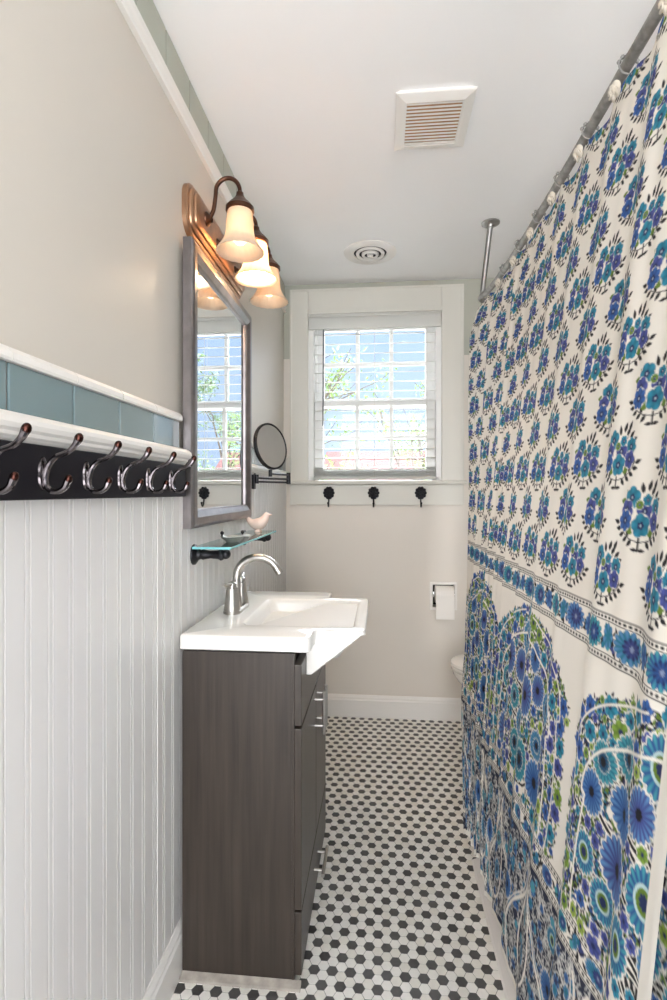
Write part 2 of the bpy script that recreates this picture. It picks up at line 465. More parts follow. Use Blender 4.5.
dup(h0, (-.038, CF+.004, 1.25), 'ornate black wall hook under the window, middle one of three')
dup(h0, (.219, CF+.004, 1.25), 'ornate black wall hook under the window, right one of three')

# toilet paper holder
TPZ = .012
tp = thing('toilet_paper_holder', 'recessed white toilet paper holder in the back wall below the window', 'holder', (.345, YB, .60))
bm = B(); y0, y1 = YB-.006, YB
box(bm, .270, .286, y0, y1, .59+TPZ, .745+TPZ, .002); box(bm, .404, .418, y0, y1, .59+TPZ, .745+TPZ, .002)
box(bm, .286, .404, y0, y1, .729+TPZ, .745+TPZ, .002); box(bm, .286, .404, y0, y1, .59+TPZ, .606+TPZ, .002)
obj('frame', bm, M['toilet'], tp)
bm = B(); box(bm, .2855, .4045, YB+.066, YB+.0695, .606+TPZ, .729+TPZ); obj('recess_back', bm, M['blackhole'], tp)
bm = B()
tube(bm, [(.2865,YB-.012,.678+TPZ),(.4035,YB-.012,.678+TPZ)], .009, 14)
for x in (.2905, .3995): box(bm, x-.004, x+.004, YB-.02, YB+.05, .664+TPZ, .692+TPZ, .002)
obj('roller', bm, M['chrome'], tp, True)
rl = thing('toilet_paper_roll', 'white toilet paper roll with hanging sheet on the recessed holder', 'toilet paper', (.349, YB-.012, .62))
bm = B(); lathe(bm, [(.012,.298),(.046,.298),(.047,.301),(.047,.394),(.046,.396),(.012,.396),(.012,.298)], (0,YB-.012,.678+TPZ), 'x', 36)
obj('roll', bm, M['paper'], rl, True)
bm = B()
pr = [(YB-.0595,.678+TPZ),(YB-.0598,.62+TPZ),(YB-.060,.552+TPZ),(YB-.0612,.552+TPZ),(YB-.0610,.62+TPZ),(YB-.0607,.678+TPZ),(YB-.058,.694+TPZ),(YB-.0570,.693+TPZ)]
prism(bm, pr, 'x', .298, .396); obj('hanging_sheet', bm, M['paper'], rl)

# ------------------------------------------------------------------ vanity
vn = thing('vanity_cabinet', 'dark espresso wood vanity cabinet standing under the white sink', 'cabinet', (-.37,1.61,0))
VX0, VX1, VY0, VY1, VZ = -.512, -.224, 1.307, 1.895, .838
bm = B()
box(bm, VX0, VX1, VY0, VY0+.018, 0, VZ, .0015); box(bm, VX0, VX1, VY1-.018, VY1, 0, VZ, .0015)
box(bm, VX0, VX0+.012, VY0+.018, VY1-.018, 0, VZ); box(bm, VX0+.012, VX1-.03, VY0+.018, VY1-.018, .02, .04)
box(bm, VX1-.004, VX1+.0, VY0+.018, VY1-.018, .0, VZ)
box(bm, VX1-.02, VX1, VY0+.018, VY0+.03, 0, VZ)
obj('carcass', bm, M['wood'], vn)
bm = B(); box(bm, VX1-.0005, VX1+.006, VY0-.002, VY0+.016, 0, VZ, .001); obj('edge_stile', bm, M['wooddoor'], vn)
FX = VX1+.024
bm = B(); box(bm, VX1+.004, FX, VY0+.002, VY1-.002, .654, .81, .0025); obj('front_panel', bm, M['wooddoor'], vn)
for a, b, hy in ((VY0+.002, 1.607, 1.582), (1.611, VY1-.002, 1.636)):
    bm = B(); box(bm, VX1+.004, FX, a, b, .186, .647, .0025)
    d = obj('door', bm, M['wooddoor'], vn)
    bm = B(); tube(bm, [(FX+.028,hy,.51),(FX+.028,hy,.64)], .0055, 12)
    for z in (.535,.615): tube(bm, [(FX-.001,hy,z),(FX+.028,hy,z)], .0042, 10)
    obj('handle', bm, M['nickel'], d, True)
bm = B(); box(bm, VX1+.004, FX, VY0+.002, VY1-.002, .02, .180, .0025); d = obj('drawer', bm, M['wooddoor'], vn)
bm = B(); tube(bm, [(FX+.028,1.545,.102),(FX+.028,1.675,.102)], .0055, 12)
for y in (1.57,1.65): tube(bm, [(FX-.001,y,.102),(FX+.028,y,.102)], .0042, 10)
obj('handle', bm, M['nickel'], d, True)

# sink top with projecting basin
sk = thing('sink_basin', 'white ceramic sink top with projecting square basin on the dark vanity', 'sink', (-.35,1.615,VZ))
def rrect(x0,x1,y0,y1,r,z,n=5):
    out = []
    for cx,cy,a0 in ((x1-r,y1-r,0),(x0+r,y1-r,PI/2),(x0+r,y0+r,PI),(x1-r,y0+r,1.5*PI)):
        for k in range(n): a = a0+PI/2*k/(n-1); out.append(Vector((cx+r*math.cos(a), cy+r*math.sin(a), z)))
    return out
SX0, SXF, SXB, SY0, SY1 = -.520, -.178, -.040, 1.310, 1.910
BY0, BY1 = 1.385, 1.815
ZT, ZB = .880, .8385
def sink_outline(ins, z):
    a, b = SXF-ins, SXB-ins
    r = .010
    pts = []
    def arc(cx, cy, a0, a1, rr=r):
        for k in range(4):
            t = a0+(a1-a0)*k/3; pts.append(Vector((cx+rr*math.cos(t), cy+rr*math.sin(t), z)))
    arc(SX0+ins+.004, SY0+ins+.004, PI, 1.5*PI, .004)
    arc(a-r, SY0+ins+r, -PI/2, 0)
    # concave step
    pts.append(Vector((a, BY0+ins-.012, z))); pts.append(Vector((a+.004, BY0+ins-.003, z))); pts.append(Vector((a+.014, BY0+ins, z)))
    arc(b-r, BY0+ins+r, -PI/2, 0); arc(b-r, BY1-ins-r, 0, PI/2)
    pts.append(Vector((a+.014, BY1-ins, z))); pts.append(Vector((a+.004, BY1-ins+.003, z))); pts.append(Vector((a, BY1-ins+.012, z)))
    arc(a-r, SY1-ins-r, 0, PI/2); arc(SX0+ins+.004, SY1-ins-.004, PI/2, PI, .004)
    return [Vector((p.x,p.y,max(p.z,ZT-.014+(ZB+.004-z)*.6 if z < ZB+.004 else ZT-.012))) if p.x > SXF+.006 else p for p in pts]
bm = B()
V = skin(bm, [sink_outline(.006, ZB), sink_outline(.0, ZB+.004), sink_outline(0, ZT-.005), sink_outline(.002, ZT-.0015), sink_outline(.005, ZT)], True, False)
outer = V[-1]; bottom = V[0]
# bowl: nested rounded rectangles
IX0, IX1, IY0, IY1 = -.392, -.062, 1.418, 1.785
levels = [(0,ZT),(.003,ZT-.001),(.007,ZT-.005),(.011,ZT-.018),(.022,ZT-.07),(.034,ZT-.098),(.055,ZT-.110),(.10,ZT-.116)]
W = skin(bm, [rrect(IX0+d*1.25, IX1-d*1.6, IY0+d, IY1-d, .03, z) for d,z in levels], True, False)
bm.faces.new(W[-1])
inner = W[0]
el = []
def loop_edges(vs):
    out = []
    for i in range(len(vs)):
        e = bm.edges.get((vs[i], vs[(i+1) % len(vs)])) or bm.edges.new((vs[i], vs[(i+1) % len(vs)])); out.append(e)
    return out
bmesh.ops.triangle_fill(bm, use_beauty=True, edges=loop_edges(outer)+loop_edges(inner))
bm.faces.new(bottom[::-1])
obj('sink_top', bm, M['ceramic'], sk, True, 40)
# outside of the projecting bowl, sloping back to the cabinet
bm = B()
def wedge(y, sh): return [Vector((x,y,z)) for x,z in ((-.1985,ZT-.020),(-.1985,.757+sh*.4),(-.186,.757+sh*.4),(-.176-sh,.762+sh*.4),(SXB-.012-sh,ZT-.0165),(SXB-.009-sh,ZT-.0125),(-.16,ZT-.0125),(-.17,ZT-.020))]
skin(bm, [wedge(BY0+.004,.004), wedge(BY0+.012,0), wedge(BY1-.012,0), wedge(BY1-.004,.004)], True, True)
obj('basin_underside', bm, M['ceramic'], sk)
bm = B(); lathe(bm, [(0,.003),(.012,.003),(.019,.002),(.022,0),(.0,0)], (-.235,1.60,ZT-.1162), 'z', 24); obj('drain', bm, M['nickel'], sk, True)

# faucet
fc = thing('sink_faucet', 'brushed nickel two-handle faucet with high arc spout behind the basin', 'faucet', (-.452,1.605,ZT))
bm = B()
def stad(y0,y1,r,z,x=-.452,n=9):
    return [Vector((x+r*math.cos(a), y1+r*math.sin(a), z)) for a in [PI*k/(n-1) for k in range(n)]]+[Vector((x+r*math.cos(a), y0+r*math.sin(a), z)) for a in [PI+PI*k/(n-1) for k in range(n)]]
skin(bm, [stad(1.555,1.655,.027,ZT), stad(1.555,1.655,.027,ZT+.008), stad(1.555,1.655,.023,ZT+.013)], True, True)
obj('base_plate', bm, M['nickel'], fc, True)
for y in (1.555, 1.655):
    bm = B(); lathe(bm, [(.026,ZT+.010),(.0245,ZT+.02),(.020,ZT+.05),(.017,ZT+.072),(.0165,ZT+.078),(.0,ZT+.080)], (-.452,y,0), 'z', 24)
    h = obj('handle', bm, M['nickel'], fc, True)
    bm = B(); lathe(bm, [(0,ZT+.080),(.0145,ZT+.080),(.0135,ZT+.092),(.007,ZT+.097),(0,ZT+.098)], (-.452,y,0), 'z', 20)
    s = -1 if y < 1.6 else 1
    tube(bm, [(-.452,y,ZT+.088),(-.452-.005,y+s*.03,ZT+.090),(-.452-.008,y+s*.062,ZT+.096)], [.007,.006,.0045], 10)
    obj('lever', bm, M['nickel'], h, True)
bm = B()
pts = [(-.452,1.605,ZT+.01),(-.452,1.605,ZT+.10)]
for k in range(0, 15):
    a = PI-PI*.86*k/14; pts.append((-.452+.068+.068*math.cos(a), 1.605, ZT+.115+.070*math.sin(a)))
d = Vector(pts[-1])-Vector(pts[-2]); pts.append(Vector(pts[-1])+d.normalized()*.018)
tube(bm, [Vector((p[0],p[1],ZT+(p[2]-ZT)*.89)) for p in pts], [.0135]*2+[.0125]*10+[.0118]*6, 18)
lathe(bm, [(.019,ZT+.012),(.0175,ZT+.03),(.014,ZT+.042),(.0135,ZT+.05)], (-.452,1.605,0), 'z', 24)
obj('spout', bm, M['nickel'], fc, True)

# ------------------------------------------------------------------ mirror
mr = thing('wall_mirror', 'tall rectangular wall mirror with dull pewter frame above the sink', 'mirror', (BX,1.68,1.15))
MY0, MY1, MZ0, MZ1 = 1.358, 2.0, 1.150, 1.938
bm = B()
prof = [(0,-.530),(0,-.508),(.004,-.503),(.012,-.500),(.030,-.500),(.048,-.508),(.052,-.514),(.052,-.5215)]
skin(bm, [[Vector((x,MY0+d,MZ0+d)),Vector((x,MY1-d,MZ0+d)),Vector((x,MY1-d,MZ1-d)),Vector((x,MY0+d,MZ1-d))] for d,x in prof], True, False)
box(bm, -.529, -.524, MY0+.002, MY1-.002, MZ0+.002, MZ1-.002)
obj('frame', bm, M['frame'], mr)
bm = B(); box(bm, -.5225, -.5185, MY0+.050, MY1-.050, MZ0+.050, MZ1-.050); obj('mirror_glass', bm, M['mirror'], mr)

# ------------------------------------------------------------------ vanity light
vl = thing('vanity_light', 'bronze three-light wall fixture with bell glass shades above the mirror', 'light fixture', (XL,1.68,2.04))
bm = B()
def rr_yz(ins, x):
    y0,y1,z0,z1 = 1.388+ins, 1.955-ins, 1.972+ins, 2.122-ins; r = max(.05-ins,.01); out = []
    for cy,cz,a0 in ((y1-r,z1-r,0),(y0+r,z1-r,PI/2),(y0+r,z0+r,PI),(y1-r,z0+r,1.5*PI)):
        for k in range(7): a = a0+PI/2*k/6; out.append(Vector((x, cy+r*math.cos(a), cz+r*math.sin(a))))
    return out
skin(bm, [rr_yz(i,XL+h) for i,h in ((0,0),(0,.012),(.004,.016),(.012,.017),(.013,.022),(.018,.026),(.026,.027),(.027,.032),(.033,.036),(.045,.037))], True, True)
obj('backplate', bm, M['platebronze'], vl, True, 30)
for y in (1.585, 1.785):
    bm = B(); lathe(bm, [(.012,0),(.011,.004),(.005,.008),(.0045,.013),(0,.015)], (XL+.036,y,2.03), 'x', 16)
    obj('finial', bm, M['bronze'], vl, True)
LX = -.408
for i, y in enumerate((1.485, 1.683, 1.884)):
    bm = B()
    lathe(bm, [(.021,0),(.020,.006),(.013,.012),(.010,.018)], (XL+.035,y,2.05), 'x', 20)
    path = [(XL+.045,y,2.05),(XL+.058,y,2.075),(XL+.064,y,2.115)]
    cx, r = (XL+.064+LX)/2, (LX-XL-.064)/2
    for k in range(1,10): a = PI-PI*k/9; path.append((cx+r*math.cos(a), y, 2.125+r*1.15*math.sin(a)))
    path.append((LX,y,2.105))
    tube(bm, smooth_path(path,3), .0062, 12)
    obj('arm', bm, M['bronze'], vl, True)
    bm = B(); lathe(bm, [(.006,2.125),(.010,2.122),(.012,2.112),(.020,2.100),(.033,2.088),(.0385,2.080),(.041,2.078),(.041,2.068),(.036,2.066),(.0,2.068)], (LX,y,0), 'z', 28)
    obj('socket_cup', bm, M['bronze'], vl, True)
    bm = B()
    fl = lambda a, h: .022*max(0,(2.045-h)/.1)*math.cos(20*a)
    prof = [(.034,2.070),(.0365,2.062),(.0385,2.04),(.040,2.015),(.0425,1.995),(.050,1.978),(.060,1.962),(.068,1.952),(.070,1.949),(.068,1.9485),(.058,1.961),(.048,1.977),(.0405,1.995),(.038,2.015),(.0365,2.04),(.033,2.066)]
    lathe(bm, prof, (LX,y,0), 'z', 80, flute=fl)
    s = obj('lamp_shade', bm, M['shade'], vl, True, 80)
    bm = B(); lathe(bm, [(0,1.972),(.012,1.974),(.021,1.984),(.024,1.996),(.021,2.010),(.014,2.026),(.012,2.05),(.0,2.052)], (LX,y,0), 'z', 20)
    obj('bulb', bm, BULB[i], vl, True)

# ------------------------------------------------------------------ glass shelf and things on it
sh = thing('glass_shelf', 'narrow glass shelf on black brackets below the wall mirror', 'shelf', (BX,1.72,1.09))
bm = B(); box(bm, BX+.008, -.412, 1.405, 2.035, 1.0905, 1.0975, .001)
for f in bm.faces:
    if abs(f.normal.z) < .5: f.material_index = 1
o = obj('shelf_glass', bm, [M['shelfglass'], M['shelfedge']], sh)
for y in (1.44, 1.99):
    bm = B()
    lathe(bm, [(.030,0),(.029,.005),(.022,.010),(.016,.014),(.013,.022),(.015,.028),(.013,.036),(.011,.05),(.013,.072),(.017,.080),(.013,.088)], (BX,y,1.072), 'x', 24, cap=True)
    sphere(bm, (BX+.093,y,1.074), .0145, seg=14, rings=10)
    for dz in (-.0,): box(bm, BX+.078, BX+.100, y-.008, y+.008, 1.080, 1.0904, .002)
    obj('bracket', bm, M['black'], sh, True)
ZS = 1.0976
# pewter dish with two small birds-head knobs
ds = thing('trinket_dish', 'small oval pewter dish with dark knobs at the near end of the glass shelf', 'dish', (-.452,1.56,ZS))
bm = B()
def ell(cx,cy,rx,ry,z,n=28): return [Vector((cx+rx*math.cos(2*PI*k/n), cy+ry*math.sin(2*PI*k/n), z)) for k in range(n)]
skin(bm, [ell(-.452,1.56,.018,.022,ZS), ell(-.452,1.56,.020,.024,ZS+.003), ell(-.452,1.56,.030,.038,ZS+.010), ell(-.452,1.56,.037,.046,ZS+.017), ell(-.452,1.56,.035,.044,ZS+.0175), ell(-.452,1.56,.026,.033,ZS+.011), ell(-.452,1.56,.012,.018,ZS+.007)], True, True)
obj('bowl', bm, M['dish'], ds, True)
for x,y in ((-.480,1.545),(-.428,1.588)):
    bm = B(); tube(bm, [(x,y,ZS+.013),(x,y,ZS+.024)], .003, 8); sphere(bm, (x,y,ZS+.028), .006, seg=12, rings=8); obj('knob', bm, M['black'], ds, True)
bm = B(); tube(bm, smooth_path([(-.425,1.565,ZS+.016),(-.410,1.57,ZS+.019),(-.396,1.572,ZS+.017)],5), [.005]*10+[.003], 8); obj('lip', bm, M['dish'], ds, True)
# bird figurine
bd = thing('bird_figurine', 'pale pink porcelain bird figurine at the far end of the glass shelf', 'figurine', (-.468,1.955,ZS))
bm = B()
bx, by = -.470, 1.955
spine = [(bx-.052,by,ZS+.066,.003),(bx-.040,by,ZS+.054,.007),(bx-.024,by,ZS+.038,.013),(bx-.006,by,ZS+.031,.022),(bx+.012,by,ZS+.033,.024),(bx+.026,by,ZS+.045,.018),(bx+.033,by,ZS+.057,.0145),(bx+.037,by,ZS+.066,.0125),(bx+.040,by,ZS+.073,.007)]
P_ = smooth_path([s[:3] for s in spine], 4); R_ = []
for i in range(len(spine)-1):
    for k in range(4): R_.append(spine[i][3]*(1-k/4)+spine[i+1][3]*k/4)
R_.append(spine[-1][3]); tube(bm, P_, R_, 18)
lathe(bm, [(.014,ZS),(.015,ZS+.003),(.009,ZS+.008),(.010,ZS+.016)], (bx+.004,by,0), 'z', 20, cap=True)
obj('body', bm, M['bird'], bd, True, 80)
bm = B(); lathe(bm, [(.0055,0),(.003,.007),(.0004,.012)], (bx+.047,by,ZS+.065), 'x', 12, cap=True); obj('beak', bm, M['bird'], bd, True)

# ------------------------------------------------------------------ swing-arm make-up mirror
mk = thing('makeup_mirror', 'round black swing-arm magnifying mirror on the left wall near the window', 'mirror', (BX,2.12,1.31))
bm = B(); box(bm, BX, BX+.012, 2.105, 2.137, 1.262, 1.345, .003); tube(bm, [(BX+.018,2.121,1.285),(BX+.018,2.121,1.322)], .009, 12); obj('wall_plate', bm, M['black'], mk, True)
J = (-.418, 2.345)
bm = B()
for z in (1.293, 1.308): tube(bm, [(BX+.018,2.121,z),(J[0],J[1],z)], .0045, 10)
tube(bm, [(J[0],J[1],1.286),(J[0],J[1],1.338)], .0095, 14)
obj('lower_arm', bm, M['black'], mk, True)
MC = Vector((-.470, 2.195, 1.445))
bm = B(); tube(bm, [(J[0],J[1],1.328),(MC.x,MC.y,1.328)], .0045, 10); tube(bm, [(MC.x,MC.y,1.316),(MC.x,MC.y,1.345)], .008, 12)
obj('upper_arm', bm, M['black'], mk, True)
n = Vector((.86,-.47,.14)).normalized()
Rm = n.to_track_quat('Z','Y').to_matrix().to_4x4()
def disc(prof, seg=48):
    bm = B(); lathe(bm, prof, (0,0,0), 'z', seg); bmesh.ops.transform(bm, matrix=Matrix.Translation(MC)@Rm, verts=bm.verts); return bm
obj('mirror_rim', disc([(0,-.012),(.06,-.012),(.097,-.009),(.101,-.004),(.101,.008),(.099,.010),(.094,.010),(.092,.007)]), M['black'], mk, True)
obj('mirror_glass', disc([(0,.0085),(.05,.0075),(.0935,.007),(.0935,.004),(0,.004)]), M['magmirror'], mk, True)

# ------------------------------------------------------------------ coat rack
ck = thing('coat_rack', 'long black wooden coat rack with metal hooks on the beadboard wall', 'coat rack', (BX,.85,1.24))
bm = B(); box(bm, BX+.0005, BX+.018, .30, 1.335, 1.238, 1.3215, .003); obj('board', bm, M['blackwood'], ck)
def coat_hook(y):
    X = BX+.018; bm = B()
    # back plate
    skin(bm, [[Vector((X+h, y+w*math.cos(a), 1.278+v*math.sin(a))) for a in [2*PI*k/20 for k in range(20)]] for h,w,v in ((0,.010,.026),(.003,.009,.025),(.0045,.006,.020))], True, True)
    up = smooth_path([(X+.003,y,1.268),(X+.010,y,1.290),(X+.022,y,1.303),(X+.040,y,1.310),(X+.052,y,1.320),(X+.058,y,1.330)], 5)
    tube(bm, up, [.0058-.0022*math.sin(PI*k/len(up))+.0008*k/len(up) for k in range(len(up))], 10)
    lo = smooth_path([(X+.004,y,1.285),(X+.006,y,1.262),(X+.014,y,1.252),(X+.026,y,1.251),(X+.036,y,1.257),(X+.041,y,1.267)], 5)
    tube(bm, lo, [.0056-.0016*math.sin(PI*k/len(lo))+.0004*k/len(lo) for k in range(len(lo))], 10)
    h = obj('coat_hook', bm, M['hookmetal'], ck, True)
    for p, q in (((X+.0585,y,1.331),.0068), ((X+.042,y,1.269),.0062)):
        bm = B(); sphere(bm, p, q, (.95,.95,1.25), 12, 8, Matrix.Rotation(.35,3,'Y')); obj('hook_knob', bm, M['hooktip'], h, True)
for y in (.39,.51,.63,.747,.865,.985,1.108,1.233,1.318): coat_hook(y) if y < 1.3 else None
# ------------------------------------------------------------------ ceiling fixtures
fn = thing('exhaust_fan', 'square white exhaust fan cover with tan louvres on the ceiling', 'exhaust fan', (.165,1.64,HC))
fx0,fx1,fy0,fy1 = .045,.275,1.51,1.765
bm = B()
def rq(d,z): return [Vector((fx0+d,fy0+d,z)),Vector((fx1-d,fy0+d,z)),Vector((fx1-d,fy1-d,z)),Vector((fx0+d,fy1-d,z))]
skin(bm, [rq(.010,HC), rq(.010,HC-.008), rq(.001,HC-.010), rq(0,HC-.013), rq(.003,HC-.016), rq(.028,HC-.0235), rq(.031,HC-.024), rq(.033,HC-.023), rq(.033,HC-.012)], True, False)
obj('cover_frame', bm, M['fan'], fn)
bm = B(); box(bm, fx0+.03, fx1-.03, fy0+.03, fy1-.03, HC-.011, HC-.008); obj('recess', bm, M['fandark'], fn)
for k in range(13):
    yy = fy0+.040+k*(fy1-fy0-.08)/12
    bm = B(); prism(bm, [(yy-.0026,HC-.0225),(yy+.0026,HC-.0225),(yy+.0026,HC-.0205),(yy-.0026,HC-.0205)], 'x', fx0+.0325, fx1-.0325); obj('louvre', bm, M['fan'], fn)
rv = thing('ceiling_vent', 'round white ceiling air vent with grey rings near the window', 'vent', (-.05,2.535,HC))
c = (-.05,2.535,0)
bm = B(); lathe(bm, [(.128,HC),(.127,HC-.004),(.110,HC-.008),(.090,HC-.010),(.082,HC-.009),(.080,HC-.004),(.0795,HC-.001)], c, 'z', 48); obj('outer_ring', bm, M['fan'], rv, True)
bm = B(); lathe(bm, [(0,HC-.0012),(.08,HC-.0012),(.08,HC-.0004),(0,HC-.0004)], c, 'z', 40); obj('duct', bm, M['blackhole'], rv)
for ra, rb, zz in ((.070,.053,.010),(.042,.027,.015),(.016,.0,.018)):
    bm = B(); lathe(bm, [(ra,HC-zz*.5),(ra-.001,HC-zz),(ra-.005,HC-zz-.003),((ra+rb)/2,HC-zz-.004),(rb+.002,HC-zz-.002),(rb,HC-zz),(rb,HC-zz+.002),(ra-.003,HC-zz*.4)], c, 'z', 40); obj('cone_ring', bm, M['fan'], rv, True)
bm = B()
for a in (.4, .4+PI/2): box(bm, c[0]-.074, c[0]+.074, c[1]-.003, c[1]+.003, HC-.0065, HC-.003)
bmesh.ops.rotate(bm, verts=bm.verts, cent=Vector((c[0],c[1],HC)), matrix=Matrix.Rotation(.5,3,'Z')); obj('bracket_bar', bm, M['ventmetal'], rv)

# ------------------------------------------------------------------ bathtub, toilet
tb = thing('bathtub', 'white enamel bathtub behind the patterned shower curtain', 'bathtub', (.72,1.05,0))
bm = B(); tx0,tx1,ty0,ty1 = .372,XR-.004,.26,1.80
skin(bm, [rrect(tx0,tx1,ty0,ty1,.02,0), rrect(tx0,tx1,ty0,ty1,.02,.02), rrect(tx0+.012,tx1,ty0+.0,ty1-.012,.02,.03), rrect(tx0+.012,tx1,ty0,ty1-.012,.02,.40), rrect(tx0,tx1,ty0,ty1,.03,.42), rrect(tx0,tx1,ty0,ty1,.03,.438), rrect(tx0+.01,tx1-.01,ty0+.01,ty1-.01,.03,.445),
          rrect(tx0+.06,tx1-.06,ty0+.09,ty1-.09,.08,.445), rrect(tx0+.075,tx1-.075,ty0+.11,ty1-.11,.09,.42), rrect(tx0+.13,tx1-.13,ty0+.2,ty1-.2,.1,.10), rrect(tx0+.18,tx1-.18,ty0+.26,ty1-.26,.1,.07)], True, True)
obj('tub_shell', bm, M['bathwhite'], tb, True, 45)
bm = B(); lathe(bm, [(0,.004),(.02,.004),(.026,.0),(0,0)], (.72,ty0+.36,.0705), 'z', 24); obj('drain', bm, M['chrome'], tb, True)

tl = thing('toilet', 'white toilet with closed lid showing past the edge of the shower curtain', 'toilet', (.62,2.50,0))
bm = B(); ty = 2.47
def egg(x0,x1,ry,z,n=32):
    cx, rx = (x0+x1)/2, (x1-x0)/2
    return [Vector((cx+rx*math.cos(2*PI*k/n), ty+ry*math.sin(2*PI*k/n)*(1-.12*(-math.cos(2*PI*k/n))), z*1.07)) for k in range(n)]
skin(bm, [egg(.52,.90,.105,0), egg(.515,.905,.108,.012), egg(.53,.895,.095,.03), egg(.53,.89,.092,.12), egg(.49,.885,.105,.20), egg(.42,.88,.135,.28), egg(.365,.88,.165,.34), egg(.338,.885,.180,.375), egg(.334,.885,.182,.392), egg(.345,.88,.174,.395)], True, True)
obj('bowl', bm, M['toilet'], tl, True, 50)
bm = B(); skin(bm, [egg(.332,.84,.182,.3965), egg(.328,.845,.185,.400), egg(.328,.845,.185,.410), egg(.334,.84,.180,.4125)], True, True); obj('seat', bm, M['toilet'], tl, True, 50)
bm = B(); skin(bm, [egg(.332,.84,.181,.414), egg(.327,.842,.185,.418), egg(.328,.842,.184,.427), egg(.35,.83,.165,.433), egg(.45,.75,.09,.436)], True, True); obj('lid', bm, M['toilet'], tl, True, 50)
bm = B(); box(bm, .875, 1.085, ty-.22, ty+.22, .425, .76, .02); tk = obj('tank', bm, M['toilet'], tl, True)
bm = B(); box(bm, .865, 1.09, ty-.23, ty+.23, .761, .795, .01); obj('tank_lid', bm, M['toilet'], tl, True)
bm = B(); tube(bm, [(.874,ty-.16,.69),(.862,ty-.16,.69),(.858,ty-.12,.685),(.858,ty-.08,.68)], .006, 10); obj('flush_lever', bm, M['chrome'], tk, True)

# ------------------------------------------------------------------ shower rod
RXX, RZ = .515, 2.145
def rodx(y): return float(np.interp(y, [0,1.5,1.9,2.2,2.34,2.42], [.515,.515,.508,.494,.482,.462]))
rd = thing('shower_rod', 'grey metal shower curtain rod hung from a ceiling pipe', 'curtain rod', (RXX,2.30,RZ))
bm = B()
path = [(RXX,YN+.1,RZ)]+[(rodx(y),y,RZ) for y in np.arange(.2,2.37,.12)]
path = smooth_path(path+[(.462,2.42,RZ),(.462,2.46,RZ),(.482,2.49,RZ),(.52,2.50,RZ),(.8,2.50,RZ),(XR-.012,2.50,RZ)], 3)
tube(bm, path, .0125, 16); obj('rod', bm, M['greymetal'], rd, True)
bm = B(); lathe(bm, [(.034,0),(.033,-.008),(.02,-.012),(.0,-.012)], (XR,2.50,RZ), 'x', 24); obj('wall_flange', bm, M['steelpipe'], rd, True)
bm = B(); tube(bm, [(.474,2.302,HC-.004),(.462,2.42,RZ+.008)], .0115, 16); sp = obj('ceiling_pipe', bm, M['steelpipe'], rd, True)
bm = B(); lathe(bm, [(.039,HC),(.0385,HC-.005),(.030,HC-.010),(.017,HC-.012),(.013,HC-.022),(.0,HC-.022)], (.474,2.302,0), 'z', 32); obj('ceiling_flange', bm, M['steelpipe'], sp, True)

